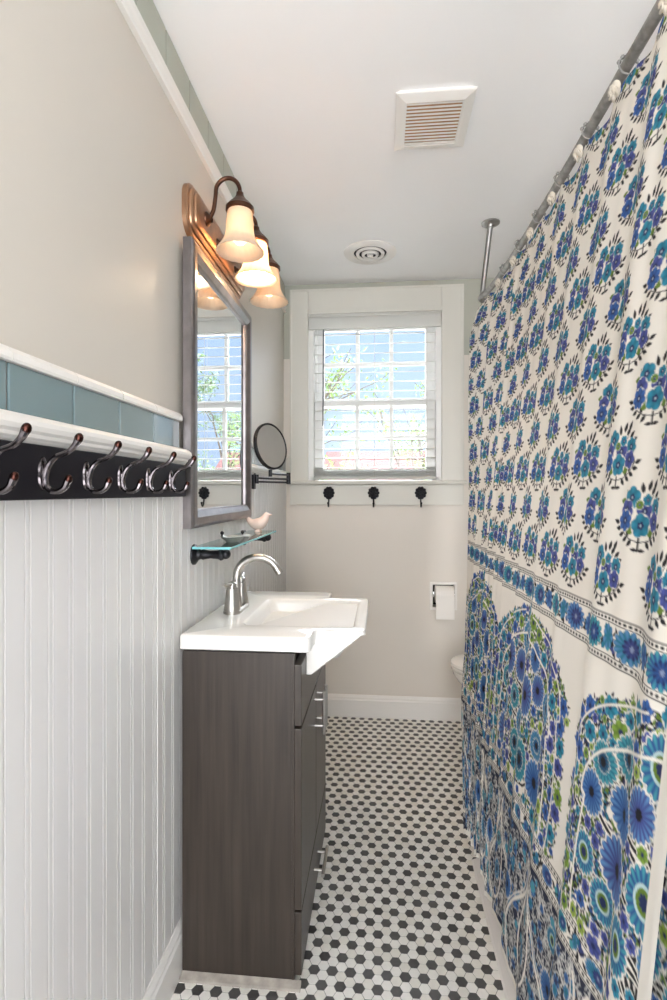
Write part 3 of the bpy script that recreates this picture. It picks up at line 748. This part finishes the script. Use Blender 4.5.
# ------------------------------------------------------------------ the curtain print, drawn as fabric colour
WHITE = np.array([.80,.765,.70], np.float32)
TEAL, TEAL2 = (.020,.155,.235), (.065,.31,.37)
BLUE, BLUE2, PURP = (.026,.080,.25), (.10,.24,.47), (.048,.062,.215)
NAVY, BLACK, GREEN, GREEN2 = (.02,.03,.10), (.014,.013,.016), (.12,.20,.03), (.20,.28,.05)
RES = .00125
class Canvas:
    def __init__(s, w, h):
        s.W, s.H = int(w/RES), int(h/RES); s.a = np.empty((s.H, s.W, 3), np.float32); s.a[:] = WHITE
    def win(s, x0, x1, y0, y1):
        i0, i1 = max(0,int(x0/RES)-1), min(s.W,int(x1/RES)+2); j0, j1 = max(0,int(y0/RES)-1), min(s.H,int(y1/RES)+2)
        if i0 >= i1 or j0 >= j1: return None
        X = (np.arange(i0,i1)+.5)*RES; Y = (np.arange(j0,j1)+.5)*RES
        return (slice(j0,j1), slice(i0,i1)), X[None,:], Y[:,None]
    def put(s, sl, cov, col):
        c = np.clip(cov,0,1)[...,None]
        s.a[sl] = s.a[sl]*(1-c)+(np.asarray(col,np.float32) if not (isinstance(col,np.ndarray) and col.ndim==3) else col)*c
    def blob(s, cx, cy, rx, ry=None, rot=0., col=BLACK, n=0, amp=.0, col2=None, ph=0.):
        ry = ry or rx; R = max(rx,ry)*(1+amp)+.003
        w = s.win(cx-R,cx+R,cy-R,cy+R)
        if w is None: return
        sl, X, Y = w; dx, dy = X-cx, Y-cy; c, q = math.cos(rot), math.sin(rot)
        u, v = (dx*c+dy*q)/rx, (-dx*q+dy*c)/ry
        r = np.sqrt(u*u+v*v); rad = 1.
        if n:
            th = np.arctan2(v,u)+ph; rad = 1-amp+amp*2*np.abs(np.cos(n*th/2))**.7
        cov = (rad-r)*min(rx,ry)/RES+.5
        if col2 is not None:
            th = np.arctan2(v,u)+ph; k = (.5+.5*np.cos(n*th))*np.clip((r-.25)*1.6,0,1) if n else np.clip(1-r*1.3,0,1)
            k = k[...,None].astype(np.float32); col = np.asarray(col,np.float32)*(1-k)+np.asarray(col2,np.float32)*k
        s.put(sl, cov, col)
    def leaf(s, cx, cy, L, W, rot, col):
        R = L+.003; w = s.win(cx-R,cx+R,cy-R,cy+R)
        if w is None: return
        sl, X, Y = w; dx, dy = X-cx, Y-cy; c, q = math.cos(rot), math.sin(rot)
        u, v = (dx*c+dy*q)/L, (-dx*q+dy*c)
        t = np.clip(u,0,1); hw = W*np.sin(PI*t**.8)
        cov = np.where((u>0)&(u<1), (hw-np.abs(v))/RES+.5, 0); s.put(sl, cov, col)
    def line(s, pts, wd, col):
        for a, b in zip(pts[:-1], pts[1:]):
            wa = wd; w = s.win(min(a[0],b[0])-wa, max(a[0],b[0])+wa, min(a[1],b[1])-wa, max(a[1],b[1])+wa)
            if w is None: continue
            sl, X, Y = w; dx, dy = b[0]-a[0], b[1]-a[1]; L2 = dx*dx+dy*dy+1e-12
            t = np.clip(((X-a[0])*dx+(Y-a[1])*dy)/L2,0,1)
            d = np.sqrt((X-a[0]-t*dx)**2+(Y-a[1]-t*dy)**2); s.put(sl, (wd/2-d)/RES+.5, col)
    def daisy(s, cx, cy, R, kind, sx=1.):
        c1, c2, c3 = [(BLUE,BLUE2,BLACK),(TEAL,TEAL2,NAVY),(PURP,BLUE2,BLACK),(TEAL,BLUE2,BLUE),(BLUE,TEAL2,GREEN)][kind % 5]
        s.blob(cx,cy,R*1.08*sx,R*1.08,0,WHITE,18,.08)
        s.blob(cx,cy,R*sx,R,0,c1,18,.09,c2)
        if kind % 5 in (1,3): s.blob(cx,cy,R*.55*sx,R*.55,0,WHITE,14,.1); s.blob(cx,cy,R*.5*sx,R*.5,0,c3,14,.14,c1)
        if kind % 5 == 4: s.blob(cx,cy,R*.55*sx,R*.55,0,(.45,.6,.62)); s.blob(cx,cy,R*.42*sx,R*.42,0,GREEN)
        s.blob(cx,cy,R*.24*sx,R*.24,0,BLACK if kind % 5 != 4 else NAVY,8,.15)

def bouquet(C, cx, cy, k=1., rnd=random):
    # cy = foot of the motif, about 0.1 m tall and 0.125 m wide
    kx = k*1.28
    L = lambda pts, w, c=BLACK: C.line([(cx+x*kx, cy+y*k) for x,y in pts], w*k, c)
    lf = lambda x,y,l,w,a,c: C.leaf(cx+x*kx, cy+y*k, l*k*1.12, w*k*1.2, a, c)
    L([(0,0),(0,.034)], .0036)
    for s in (-1,1):
        lf(0,.001,.014,.0026,(PI-.05 if s < 0 else .05),BLACK)
        L([(0,.014),(s*.016,.018),(s*.031,.028),(s*.042,.044)],.0020)
        for x,y,a_ in ((.012,.016,-.75),(.022,.020,-.5),(.032,.026,-.3),(.040,.034,-.05),(.046,.042,.35),(.020,.021,1.2),(.030,.028,1.3),(.040,.038,1.35)):
            lf(s*x*.93,y,.0140,.0033,a_ if s > 0 else PI-a_,BLACK)
    for x,y,a_ in ((.014,.084,.95),(.022,.079,.65),(.008,.090,1.3),(.028,.072,.35),(.0,.086,1.8),(.018,.092,1.1)): lf(x,y+.007,.017,.0036,a_,BLACK)
    L([(0,.03),(.004,.05),(.010,.075),(.018,.09)], .0018); L([(0,.03),(-.016,.048)], .0018); L([(0,.03),(.02,.05)], .0018)
    for x,y,a_ in ((-.030,.078,3.0),(-.024,.084,2.2),(.0,.047,1.5),(-.008,.034,2.5),(.008,.034,.6),(-.010,.030,3.0),(.012,.030,.1)): lf(x,y,.016,.0052,a_,GREEN)
    fl = [(-.018,.079,.0155,TEAL,5),(.028,.062,.0135,TEAL,7),(-.027,.0565,.0140,PURP,5),(.005,.055,.0140,PURP,5),(-.029,.036,.0150,BLUE,7),(.027,.038,.0130,PURP,5),(.001,.029,.0160,TEAL,5),(.008,.075,.0080,TEAL,5),(-.004,.066,.0066,GREEN,0)]
    for x,y,r,c,n in fl:
        X, Y = cx+x*kx, cy+(y*.90+.015)*k
        C.blob(X,Y,r*1.24*k,None,0,WHITE)
        C.blob(X,Y,r*1.11*k,None,0,c,n,.12 if n else 0, tuple(v*1.6 for v in c), rnd.random()*6)
        C.blob(X,Y,r*.36*k,None,0,NAVY,5,.2); C.blob(X,Y,r*.14*k,None,0,(.4,.45,.5))

def dotted(C, y0, y1, w):
    C.line([(0,y0),(w,y0)], .0022, BLACK); C.line([(0,y1),(w,y1)], .0022, BLACK)
    x = 0.; m = (y0+y1)/2
    while x < w:
        C.blob(x,m,.0042,.0026,0,BLACK); x += .0115

def band(C, z0, z1, w, rnd):
    h = z1-z0
    dotted(C, z0, z0+.0115, w); dotted(C, z1-.0115, z1, w)
    a, b = z0+.0155, z1-.0155; m = (a+b)/2; r = (b-a)/2
    win = C.win(0,w,a,b); sl,X,Y = win
    x = .03; i = 0
    while x < w:
        for k in range(16):
            C.leaf(x+.056+rnd.uniform(-.05,.05), m+rnd.uniform(-r,r)*.85, rnd.uniform(.010,.02), .0034, rnd.uniform(0,6.28), BLACK)
        for k in range(5):
            C.leaf(x+.058+rnd.uniform(-.022,.022), m+rnd.uniform(-r,r)*.7, .020, .0045, rnd.uniform(0,6.28), BLACK)
            C.blob(x+.058+rnd.uniform(-.024,.024), m+rnd.uniform(-r,r)*.75, .0065, .0085, rnd.random()*3, [TEAL,BLUE,TEAL2,PURP][k%4], 5,.1)
        C.line([(x+.03,m-r*.7),(x+.05,m),(x+.075,m-r*.2),(x+.09,m+r*.7)], .003, BLACK)
        C.blob(x,m,r*1.5,r*1.12,0,WHITE,14,.08); C.blob(x,m,r*1.42,r*1.05,0,(TEAL,BLUE)[i%3==1],14,.12,(TEAL2,BLUE2)[i%2]); C.blob(x+.006,m,r*.72,r*.62,0,(BLUE,PURP)[i%2],10,.2,NAVY); C.blob(x+.006,m,r*.24,None,0,(.25,.3,.45),8,.1,NAVY)
        C.blob(x+.056,m+rnd.uniform(-.3,.3)*r,r*.6,r*.8,0,BLUE if i%2 else TEAL,7,.12,BLUE2)
        x += .112; i += 1

def fill(C, inside, bbox, n, r0, r1, rnd, cols, placed, white=True, gap=1.1):
    for _ in range(n):
        x, y = rnd.uniform(bbox[0],bbox[1]), rnd.uniform(bbox[2],bbox[3]); r = rnd.uniform(r0,r1)
        if not inside(x,y,r): continue
        ok = True
        gx, gy = int(x/.05), int(y/.05)
        for i in (gx-1,gx,gx+1):
            for j in (gy-1,gy,gy+1):
                for (px,py,pr) in placed.get((i,j),()):
                    if (px-x)**2+(py-y)**2 < ((pr+r)*gap)**2: ok = False; break
                if not ok: break
            if not ok: break
        if not ok: continue
        placed.setdefault((gx,gy),[]).append((x,y,r))
        c = rnd.choice(cols)
        if rnd.random() < .35: C.leaf(x-r*.9*math.cos(gx+y*50), y-r*.9*math.sin(gx+y*50), r*2.1, r*.55, gx+y*50, c)
        else: C.blob(x,y,r,r*rnd.uniform(.75,1.2),0,c,5,.14,tuple(v*1.9 for v in c),rnd.random()*6); C.blob(x,y,r*.25,None,0,BLACK)

def arch(C, cx, hw, z0, z1, rnd):
    H = z1-z0; yy = np.linspace(0,1,400)
    def half(y):
        t = (y-z0)/H
        if t < 0 or t > 1: return -1
        if t < .60: return hw*(.97+.03*math.sin(t*6))
        u = (t-.60)/.40
        return hw*max(0.,(1-u**2.3))**.72
    bd = .085
    def inner(y):
        h = half(y+.05); return h-bd if h > bd else -1
    win = C.win(cx-hw,cx+hw,z0,z1)
    if win is None: return
    # dense small leaves, the ground both zones grow on
    cols = [BLACK,BLACK,NAVY,GREEN,BLUE,TEAL,BLACK,GREEN]
    n = int(hw*2*H*30000)
    for _ in range(n):
        x, y = rnd.uniform(cx-hw,cx+hw), rnd.uniform(z0,z1)
        if abs(x-cx) > half(y)-.004: continue
        C.leaf(x, y, rnd.uniform(.009,.016), rnd.uniform(.0022,.0036), rnd.uniform(0,6.28), rnd.choice(cols))
    P = {}; bb = (cx-hw,cx+hw,z0,z1)
    ring = lambda x,y,r: abs(x-cx)+r*.8 < half(y) and abs(x-cx)-r*.9 > inner(y)+.003
    def halo(inside, N, r0, r1, cols, Q, gap):
        for _ in range(N):
            x,y,r = rnd.uniform(bb[0],bb[1]), rnd.uniform(bb[2],bb[3]), rnd.uniform(r0,r1)
            if not inside(x,y,r): continue
            gx, gy = int(x/.05), int(y/.05)
            if any((px-x)**2+(py-y)**2 < ((pr+r)*gap)**2 for i in (gx-1,gx,gx+1) for j in (gy-1,gy,gy+1) for px,py,pr in Q.get((i,j),())): continue
            Q.setdefault((gx,gy),[]).append((x,y,r)); c = rnd.choice(cols)
            C.blob(x,y,r*1.12,None,0,WHITE); C.blob(x,y,r*1.0,r*rnd.uniform(.85,1.1),0,c,6,.13,tuple(v*1.8 for v in c),rnd.random()*6); C.blob(x,y,r*.3,None,0,NAVY)
    halo(ring, 1500, .013, .019, [BLUE,TEAL,PURP,GREEN,TEAL,BLUE], P, 1.05)
    halo(ring, 3000, .006, .009, [BLUE,TEAL,GREEN,PURP,GREEN2], P, 1.05)
    # the tree
    big = []; Q = {}
    iny = lambda x,y,r: abs(x-cx)+r*.8 < inner(y)
    for _ in range(9000):
        x,y = rnd.uniform(cx-hw,cx+hw), rnd.uniform(z0+.055,z1-.05); r = rnd.uniform(.030,.048)
        if iny(x,y,r) and all((x-a)**2+(y-b)**2 > ((r+c)*1.05)**2 for a,b,c in big): big.append((x,y,r))
        if len(big) > 34: break
    trunk = [(cx, z0+.016),(cx+.012,z0+.07),(cx-.006,z0+.14),(cx+.012,z0+.22),(cx-.004,z0+.30),(cx+.006,z0+.36)]
    C.blob(cx, z0+.03, .11, .034, 0, WHITE)
    for k in range(13):
        a_ = PI*(k+.5)/13; C.leaf(cx+.012*math.cos(a_), z0+.014, .085-.02*math.sin(a_), .0062, a_*.8+.1*PI, BLACK)
    for a,b in zip(trunk[:-1],trunk[1:]): C.line([a,b], .021, WHITE)
    C.line(trunk[:2], .020, BLACK); C.line(trunk[:4], .014, BLACK); C.line(trunk, .010, BLACK)
    for a,b,c in big:
        j = min(range(len(trunk)), key=lambda i: abs(trunk[i][1]-(b-.06))); tx,tyy = trunk[j]
        m = ((a+tx)/2+rnd.uniform(-.012,.012), (b+tyy)/2-.014)
        C.line([(tx,tyy),m,(a,b)], .0125, WHITE); C.line([(tx,tyy),m,(a,b)], .0065, BLACK)
    for a,b,c in big:
        Q.setdefault((int(a/.05),int(b/.05)),[]).append((a,b,c)); C.daisy(a,b,c,rnd.randrange(5),rnd.uniform(.88,1.05))
    halo(iny, 1600, .009, .015, [BLUE,TEAL,GREEN2,GREEN,PURP], Q, 1.03)
    for s in (-1,1):
        pts = [(cx+s*inner(y), y) for y in np.linspace(z0, z1, 70) if inner(y) > 0]
        if len(pts) > 2: C.line(pts, .0052, WHITE)
        pts = [(cx+s*(half(y)-.038), y) for y in np.linspace(z0, z1, 70) if half(y) > .06]
        C.line(pts, .004, WHITE)

def lower(C, z1, w, rnd):
    P = {}
    ins = lambda x,y,r: 0 < x < w and 0.012 < y < z1-.006
    win = C.win(0,w,.006,z1-.004); C.a[win[0]] = C.a[win[0]]*0+np.array((.024,.030,.055),np.float32)
    bb = (0,w,0,z1)
    def lace(x,y,r): return ins(x,y,r)
    for _ in range(int(w*z1*9000)):
        x,y,a = rnd.uniform(0,w), rnd.uniform(.01,z1-.012), rnd.uniform(0,6.28)
        C.line([(x,y),(x+.010*math.cos(a),y+.010*math.sin(a)),(x+.017*math.cos(a+.8),y+.017*math.sin(a+.8))], .0020, (.62,.62,.60))
    for _ in range(int(w*z1*700)):
        x,y = rnd.uniform(0,w), rnd.uniform(.01,z1-.012)
        C.blob(x,y,rnd.uniform(.006,.012),None,0,rnd.choice([BLUE,TEAL,NAVY,TEAL2]),6,.15,BLUE2)
    # white ogee and paisley outlines
    per = .30; x = -.05
    while x < w+.2:
        for s in (-1,1):
            pts = []
            for k in range(31):
                t = k/30; y = .01+t*(z1-.03); pts.append((x+s*(.075+.065*math.sin(t*PI*1.6+.3)), y))
            C.line(pts, .0075, WHITE)
            C.line([(a+s*.013,b) for a,b in pts], .003, WHITE)
        pts = []
        for k in range(41):
            a = 2*PI*k/40; pts.append((x+.045*math.cos(a)*(1-.45*math.sin(a))+.01*math.sin(a), z1*.47+.105*math.sin(a)))
        C.line(pts, .0065, WHITE)
        C.daisy(x, z1*.36, .024, 3); C.daisy(x+.15, z1*.5, .028, 0); C.daisy(x+.15, z1*.2, .022, 1); C.daisy(x+.002, z1*.60, .018, 1); C.daisy(x+.15,z1*.8,.02,4)
        x += per

HEM = .125
FW, FH = 2.55, 2.02
def make_print(seed, phase):
    rnd = random.Random(seed); C = Canvas(FW, FH)
    zb = lambda z: z-HEM
    lower(C, zb(.445), FW, rnd)
    # clean the ground for band and arches
    band(C, zb(.445), zb(.505), FW, rnd)
    x = phase
    while x < FW+.3:
        arch(C, x, .322, zb(.512), zb(.952), rnd); x += .67
    band(C, zb(.962), zb(1.040), FW, rnd)
    row = 0; y = zb(1.052)
    while y < FH:
        x = (.0825 if row % 2 else 0.)-.02
        while x < FW: bouquet(C, x+rnd.uniform(-.004,.004), y+rnd.uniform(-.002,.002), 1.0, rnd); x += .165
        y += .102; row += 1
    # soften to cloth resolution
    return C.a

def curtain(name, label, y0, y1fn, xoff, tex, s0, top, ph, ny_step, amp, lam0, lam1, nz=1000, dens=1., bulge=1.):
    Ytop = y1fn(2.1)
    # nonuniform columns: fine near the camera, coarser far away
    ys = [y0]
    while ys[-1] < Ytop: ys.append(ys[-1]+ny_step*max(1.,max(ys[-1],.1)**1.1))
    ys = np.array(ys); ys = y0+(ys-y0)*(Ytop-y0)/(ys[-1]-y0); nu = len(ys)
    A = (ys-y0)/(Ytop-y0)
    zz = np.linspace(HEM, top, nz); T = (zz-HEM)/(top-HEM)
    # fold phase along the rail
    lam = lam0+(lam1-lam0)*A; th = np.concatenate([[0],np.cumsum(2*PI*np.diff(ys)/((lam[1:]+lam[:-1])/2))])+ph
    g = T[:,None]
    drift = .9*np.sin(2.1*g+.7)*(.4+.6*g)+.35*np.sin(5*g+3*A[None,:])
    TH = th[None,:]+drift*(.8+.5*np.sin(7*A[None,:]))
    am = amp*(.75+.25*np.sin(9*A[None,:]+1.3))*(.95-.25*g)
    N = am*(.62*np.cos(TH)+.26*np.cos(2*TH+1.1+g)+.14*np.sin(.47*TH+2*g)+.06*np.cos(3.3*TH-2*g))
    NY = am*.45*np.sin(TH)
    y1z = np.interp(zz, [.10,.13,.44,.70,.96,1.4,2.2], [y1fn(.1),y1fn(.13),y1fn(.44),y1fn(.70),y1fn(.96),y1fn(1.4),y1fn(2.2)])
    pull = (Ytop-y1z)[:,None]*np.clip((A[None,:]-.25)/.75,0,1)**1.6
    Y = ys[None,:]-pull+NY
    X = .300+.0945*(zz[:,None]-HEM)+xoff+N+.0*A
    rx = np.array([rodx(v) for v in ys])
    X = X + (rx-.4895)[None,:]*np.clip(g,0,1)**2 - .03*np.clip((A[None,:]-.80)/.20,0,1)**2*np.clip(1-g*4,0,1)
    X = X - bulge*np.clip((A[None,:]-.72)/.28,0,1)**1.5*np.interp(zz,[.9,1.3,1.66,1.95,2.08,2.13],[0,.020,.045,.056,.032,.0])[:,None]
    # scallop between the hooks
    hk = .5-.5*np.cos(2*PI*(ys-.935)/.2)
    Z = np.repeat(zz[:,None], nu, 1)-(g**6)*hk[None,:]*.020
    Z = Z + (1-g)**8*.012*np.sin(th*.31)[None,:]
    # fabric coordinate = arc length along the mid-height fold line
    mid = int(nz*.6); ds = np.sqrt(np.diff(ys)**2*1.0+np.diff(N[mid])**2)
    S = s0+np.concatenate([[0],np.cumsum(ds)])*dens
    # sample the print
    fx = np.clip((FW-S)/RES-.5,0,tex.shape[1]-2); fy = np.clip((zz-HEM)/RES-.5,0,tex.shape[0]-2)
    ix, iy = fx.astype(int), fy.astype(int); wx, wy = (fx-ix)[None,:,None], (fy-iy)[:,None,None]
    t00 = tex[np.ix_(iy,ix)]; t10 = tex[np.ix_(iy,ix+1)]; t01 = tex[np.ix_(iy+1,ix)]; t11 = tex[np.ix_(iy+1,ix+1)]
    colr = (t00*(1-wx)+t10*wx)*(1-wy)+(t01*(1-wx)+t11*wx)*wy
    # plain sewn hems
    edge = (S-S[0] < .030); colr[:,edge] = WHITE
    colr[:6,:] = WHITE*.95
    me = bpy.data.meshes.new(name)
    nv = nu*nz; co = np.stack([X,Y,Z],-1).astype(np.float32).reshape(-1)
    i = np.arange(nz-1)[:,None]*nu+np.arange(nu-1)[None,:]
    q = np.stack([i,i+1,i+nu+1,i+nu],-1).reshape(-1).astype(np.int32); nf = len(q)//4
    me.vertices.add(nv); me.vertices.foreach_set('co', co)
    me.loops.add(nf*4); me.loops.foreach_set('vertex_index', q)
    me.polygons.add(nf); me.polygons.foreach_set('loop_start', np.arange(0,nf*4,4,dtype=np.int32))
    me.polygons.foreach_set('use_smooth', np.ones(nf,bool))
    me.update(calc_edges=True)
    at = me.color_attributes.new('print','FLOAT_COLOR','POINT')
    rgba = np.ones((nv,4),np.float32); rgba[:,:3] = colr.reshape(-1,3); at.data.foreach_set('color', rgba.reshape(-1))
    me.materials.append(M['cloth'])
    o = bpy.data.objects.new(name, me); COL.objects.link(o)
    return tag(o, label, 'shower curtain', 'printed shower curtains')
def far_edge(z): return float(np.interp(z, [.12,.20,.30,.44,.70,.96,1.4,1.8,2.2], [1.72,1.86,1.99,2.10,2.21,2.28,2.32,2.36,2.40]))
tex = make_print(11, FW-.02-.67*4)
ZTOP = 2.118
curtain('shower_curtain', 'long white shower curtain printed with blue flowers, trees and arches, hanging full length', .70, far_edge, 0., tex, 0.0, ZTOP, .4, .0024, .0135, .21, .105, 980)
curtain('shower_curtain', 'nearest shower curtain panel with large blue flowers at the right edge of the photo', -.05, lambda z: .77, .027, tex, .55, ZTOP, 2.2, .0024, .006, .22, .20, 700, 1., 0.)

# rose hooks on the rod
def rose_hook(y, label):
    t = thing('curtain_hook', label, 'curtain hook', (RXX,y,RZ), 'rose curtain hooks on the rod')
    bm = B()
    pts = [(RXX+.019*math.cos(a)*1.0, y+.002*math.sin(a), RZ-.004+.021*math.sin(a)) for a in [PI*.62-2*PI*.93*k/26 for k in range(27)]]
    tube(bm, pts, .0019, 8)
    for k in range(5):
        a = PI*.12+PI*.76*k/4; sphere(bm, (RXX+.0195*math.cos(a), y+.002, RZ-.004+.022*math.sin(a)), .0046, seg=10, rings=6)
    obj('hook_ring', bm, M['steelpipe'], t, True)
    bm = B(); cx, cz = RXX-.028, RZ-.058
    sphere(bm, (cx+.004,y,cz), .012, (.6,1,1), 14, 8)
    for ring, (nn, rr, sz, dx) in enumerate(((5,.0115,.0105,0),(4,.0068,.0085,-.005),(3,.0028,.006,-.009))):
        for k in range(nn):
            a = 2*PI*k/nn+ring*.5
            R = Matrix.Rotation(a,3,'X') @ Matrix.Rotation(.55-.1*ring,3,'Y')
            sphere(bm, (cx+dx, y+rr*math.cos(a), cz+rr*math.sin(a)), sz, (.38,.8,1), 12, 7, R)
    obj('rose', bm, M['rose'], t, True)
    return t
OR = ['nearest the camera','second from the camera','third from the camera','fourth from the camera','fifth from the camera','sixth from the camera','seventh from the camera','farthest from the camera']
hook0 = rose_hook(.935, 'ivory rose curtain hook on the rod, '+OR[0])
for k in range(1,7): dup(hook0, (rodx(.935+.2*k), .935+.2*k, RZ), 'ivory rose curtain hook on the rod, '+OR[k if k < 6 else 7])

# ------------------------------------------------------------------ outside
bm = B(); box(bm, -40,40, 4, 70, -3.7,-3.5); g = struct('ground', bm, M['paleground'])
def tree(name, label, x, y, h, seed, leafm, spread, nleaf, levels=4, lsz=.06):
    rnd = random.Random(seed); t = thing(name, label, 'tree', (x,y,-3.5), 'trees outside the window')
    bm = B(); tips = []
    def grow(p, d, L, r, lv):
        n = 4; pts = [p]
        for k in range(n):
            d = (d+Vector((rnd.gauss(0,.12),rnd.gauss(0,.12),rnd.gauss(.03,.07)))).normalized(); pts.append(pts[-1]+d*L/n)
        tube(bm, pts, [r*(1-.4*k/n) for k in range(n+1)], 6)
        if lv == 0: tips.extend(pts[1:]); return
        for _ in range(3 if lv > 1 else 4):
            q = pts[rnd.choice((2,3,4,4))]
            nd = (d+Vector((rnd.gauss(0,spread),rnd.gauss(0,spread),rnd.gauss(.05,spread*.6)))).normalized()
            grow(q, nd, L*rnd.uniform(.6,.85), r*.55, lv-1)
    grow(Vector((x,y,-3.5)), Vector((0,0,1)), h*.38, h*.018, levels)
    obj('branches', bm, M['bark'], t)
    bm = B()
    hot = rnd.sample(tips, max(1,len(tips)//2))
    for _ in range(nleaf):
        c = rnd.choice(hot)+Vector((rnd.gauss(0,.14),rnd.gauss(0,.14),rnd.gauss(0,.14)))
        a = Vector((rnd.gauss(0,1),rnd.gauss(0,1),rnd.gauss(0,1))).normalized(); b = a.orthogonal().normalized(); nrm = a.cross(b)
        s = lsz*rnd.uniform(.6,1.3)
        bm.faces.new([bm.verts.new(c+p) for p in (a*-s, b*s*.45+nrm*s*.12, a*s, b*-s*.45+nrm*s*.12)])
    fo = obj('foliage', bm, leafm, t); fo['kind'] = 'stuff'
    return t
tree('leafy_tree', 'sparse tree with fresh lime leaves seen through the left window panes', -1.9, 13.0, 8.2, 5, M['leaf'], .55, 2600)
tree('leafy_tree', 'sparse tree with fresh lime leaves seen through the middle window panes', .55, 16.0, 9.2, 9, M['leaf'], .55, 2600)
tree('leafy_tree', 'greener tree seen through the right window panes', 3.2, 15.0, 8.0, 21, M['leaf'], .6, 3200)
for i,(x,y,h,s) in enumerate(((6.2,16.5,9,31),(11.0,35,12.5,33))):
    tree('leafy_tree', ['full green tree outside, seen reflected in the wall mirror','more distant tall green tree beside the house, behind the fuller one in the mirror'][i], x, y, h, s, M['leafdark'], .65, 5200, 4, .085)
hs = thing('neighbor_house', 'neighbouring white house with a faded red gable roof outside the window', 'house', (1.5,24,-3.5))
bm = B(); box(bm, -2.2, 6.2, 22, 28, -3.5, 1.2)
prism(bm, [(22.0,1.2),(28,1.2),(25,2.9)], 'x', -2.2, 6.2); obj('wall', bm, M['siding'], hs)
bm = B(); prism(bm, [(21.4,1.0),(25,3.05),(28.6,1.0),(28.6,1.15),(25,3.2),(21.4,1.15)], 'x', -2.6, 6.6); obj('roof', bm, M['roofred'], hs)
bm = B(); box(bm, -2.65, 6.65, 21.33, 21.4, .96, 1.2); obj('fascia', bm, M['siding'], hs)
bm = B(); prism(bm, [(1.1,1.3),(3.7,1.3),(2.4,2.35)], 'y', 21.6, 24.2); dm = obj('dormer', bm, M['siding'], hs)
bm = B(); prism(bm, [(.85,1.22),(2.4,2.5),(3.95,1.22),(3.95,1.36),(2.4,2.64),(.85,1.36)], 'y', 21.45, 24.6); obj('dormer_roof', bm, M['roofred'], dm)
bm = B(); box(bm, 2.1,2.7, 21.57,21.62, 1.4,1.85); obj('dormer_window', bm, M['darkwin'], dm)
for x in (-1,1.5,4): 
    bm = B(); box(bm, x, x+.9, 21.96, 22.02, -.6, .6); obj('window', bm, M['darkwin'], hs)

# ------------------------------------------------------------------ light
w = bpy.data.worlds.new('World'); SC.world = w; w.use_nodes = True; nt = w.node_tree; nt.nodes.clear()
out = nt.nodes.new('ShaderNodeOutputWorld'); bg = nt.nodes.new('ShaderNodeBackground')
tc = nt.nodes.new('ShaderNodeTexCoord'); sx = nt.nodes.new('ShaderNodeSeparateXYZ'); nt.links.new(tc.outputs['Generated'], sx.inputs[0])
rz = nt.nodes.new('ShaderNodeValToRGB'); nt.links.new(sx.outputs['Z'], rz.inputs[0])
e = rz.color_ramp.elements
SKY_K, ROOM_K = 1., 1.
e[0].position = 0.; e[0].color = (.34,.43,.56,1); e[1].position = .30; e[1].color = (.31,.43,.64,1)
x = e.new(.38); x.color = (20,21.3,23.6,1)
x = e.new(.62); x.color = (20,21.3,23.6,1)
x = e.new(.80); x.color = (3,3.3,4,1)
mr_ = nt.nodes.new('ShaderNodeMapRange'); mr_.interpolation_type = 'SMOOTHSTEP'
mr_.inputs['From Min'].default_value = -.25; mr_.inputs['From Max'].default_value = .15
nt.links.new(sx.outputs['Y'], mr_.inputs['Value'])
mx = nt.nodes.new('ShaderNodeMix'); mx.data_type = 'RGBA'
rr = nt.nodes.new('ShaderNodeValToRGB'); nt.links.new(sx.outputs['Z'], rr.inputs[0])
nt.links.new(sx.outputs['Z'], rr.inputs[0])
zz_ = nt.nodes.new('ShaderNodeMapRange'); zz_.inputs['From Min'].default_value = -.6; zz_.inputs['From Max'].default_value = .5
nt.links.new(sx.outputs['Z'], zz_.inputs['Value']); nt.links.new(zz_.outputs[0], rr.inputs[0])
rr.color_ramp.elements[0].color = (4.4,4.4,4.5,1); rr.color_ramp.elements[1].color = (3.0,3.05,3.15,1)
nt.links.new(rr.outputs[0], mx.inputs['A'])
nt.links.new(mr_.outputs[0], mx.inputs['Factor']); nt.links.new(rz.outputs[0], mx.inputs['B'])
nt.links.new(mx.outputs['Result'], bg.inputs[0]); bg.inputs[1].default_value = 1.
nt.links.new(bg.outputs[0], out.inputs[0])
sn = bpy.data.lights.new('sun', 'SUN'); sn.energy = 1.0; sn.angle = .02; sn.color = (1,.95,.86)
so = bpy.data.objects.new('sun', sn); COL.objects.link(so)
so.rotation_euler = Vector((-.8,.12,-.62)).to_track_quat('-Z','Y').to_euler()

# ------------------------------------------------------------------ camera
F, CXP, CYP = 520., 333.5, 500.
cam = bpy.data.cameras.new('camera'); co = bpy.data.objects.new('camera', cam); COL.objects.link(co)
cam.sensor_fit = 'VERTICAL'; cam.sensor_height = 36.; cam.lens = 36.*F/1000.
cam.shift_y = (492-500)/1000.; cam.shift_x = 0
cam.clip_start = .02; cam.clip_end = 300
co.location = (0,0,1.25); co.rotation_euler = (PI/2, 0, math.atan(47/F))
SC.camera = co
vs = SC.view_settings; vs.view_transform = 'Standard'; vs.look = 'None'; vs.exposure = 1.0; vs.gamma = 1.; vs.use_curve_mapping = False
SC.cycles.max_bounces = 10; SC.cycles.diffuse_bounces = 6; SC.cycles.transparent_max_bounces = 16
SC.cycles.use_denoising = True
SC.cycles.sample_clamp_indirect = 8.
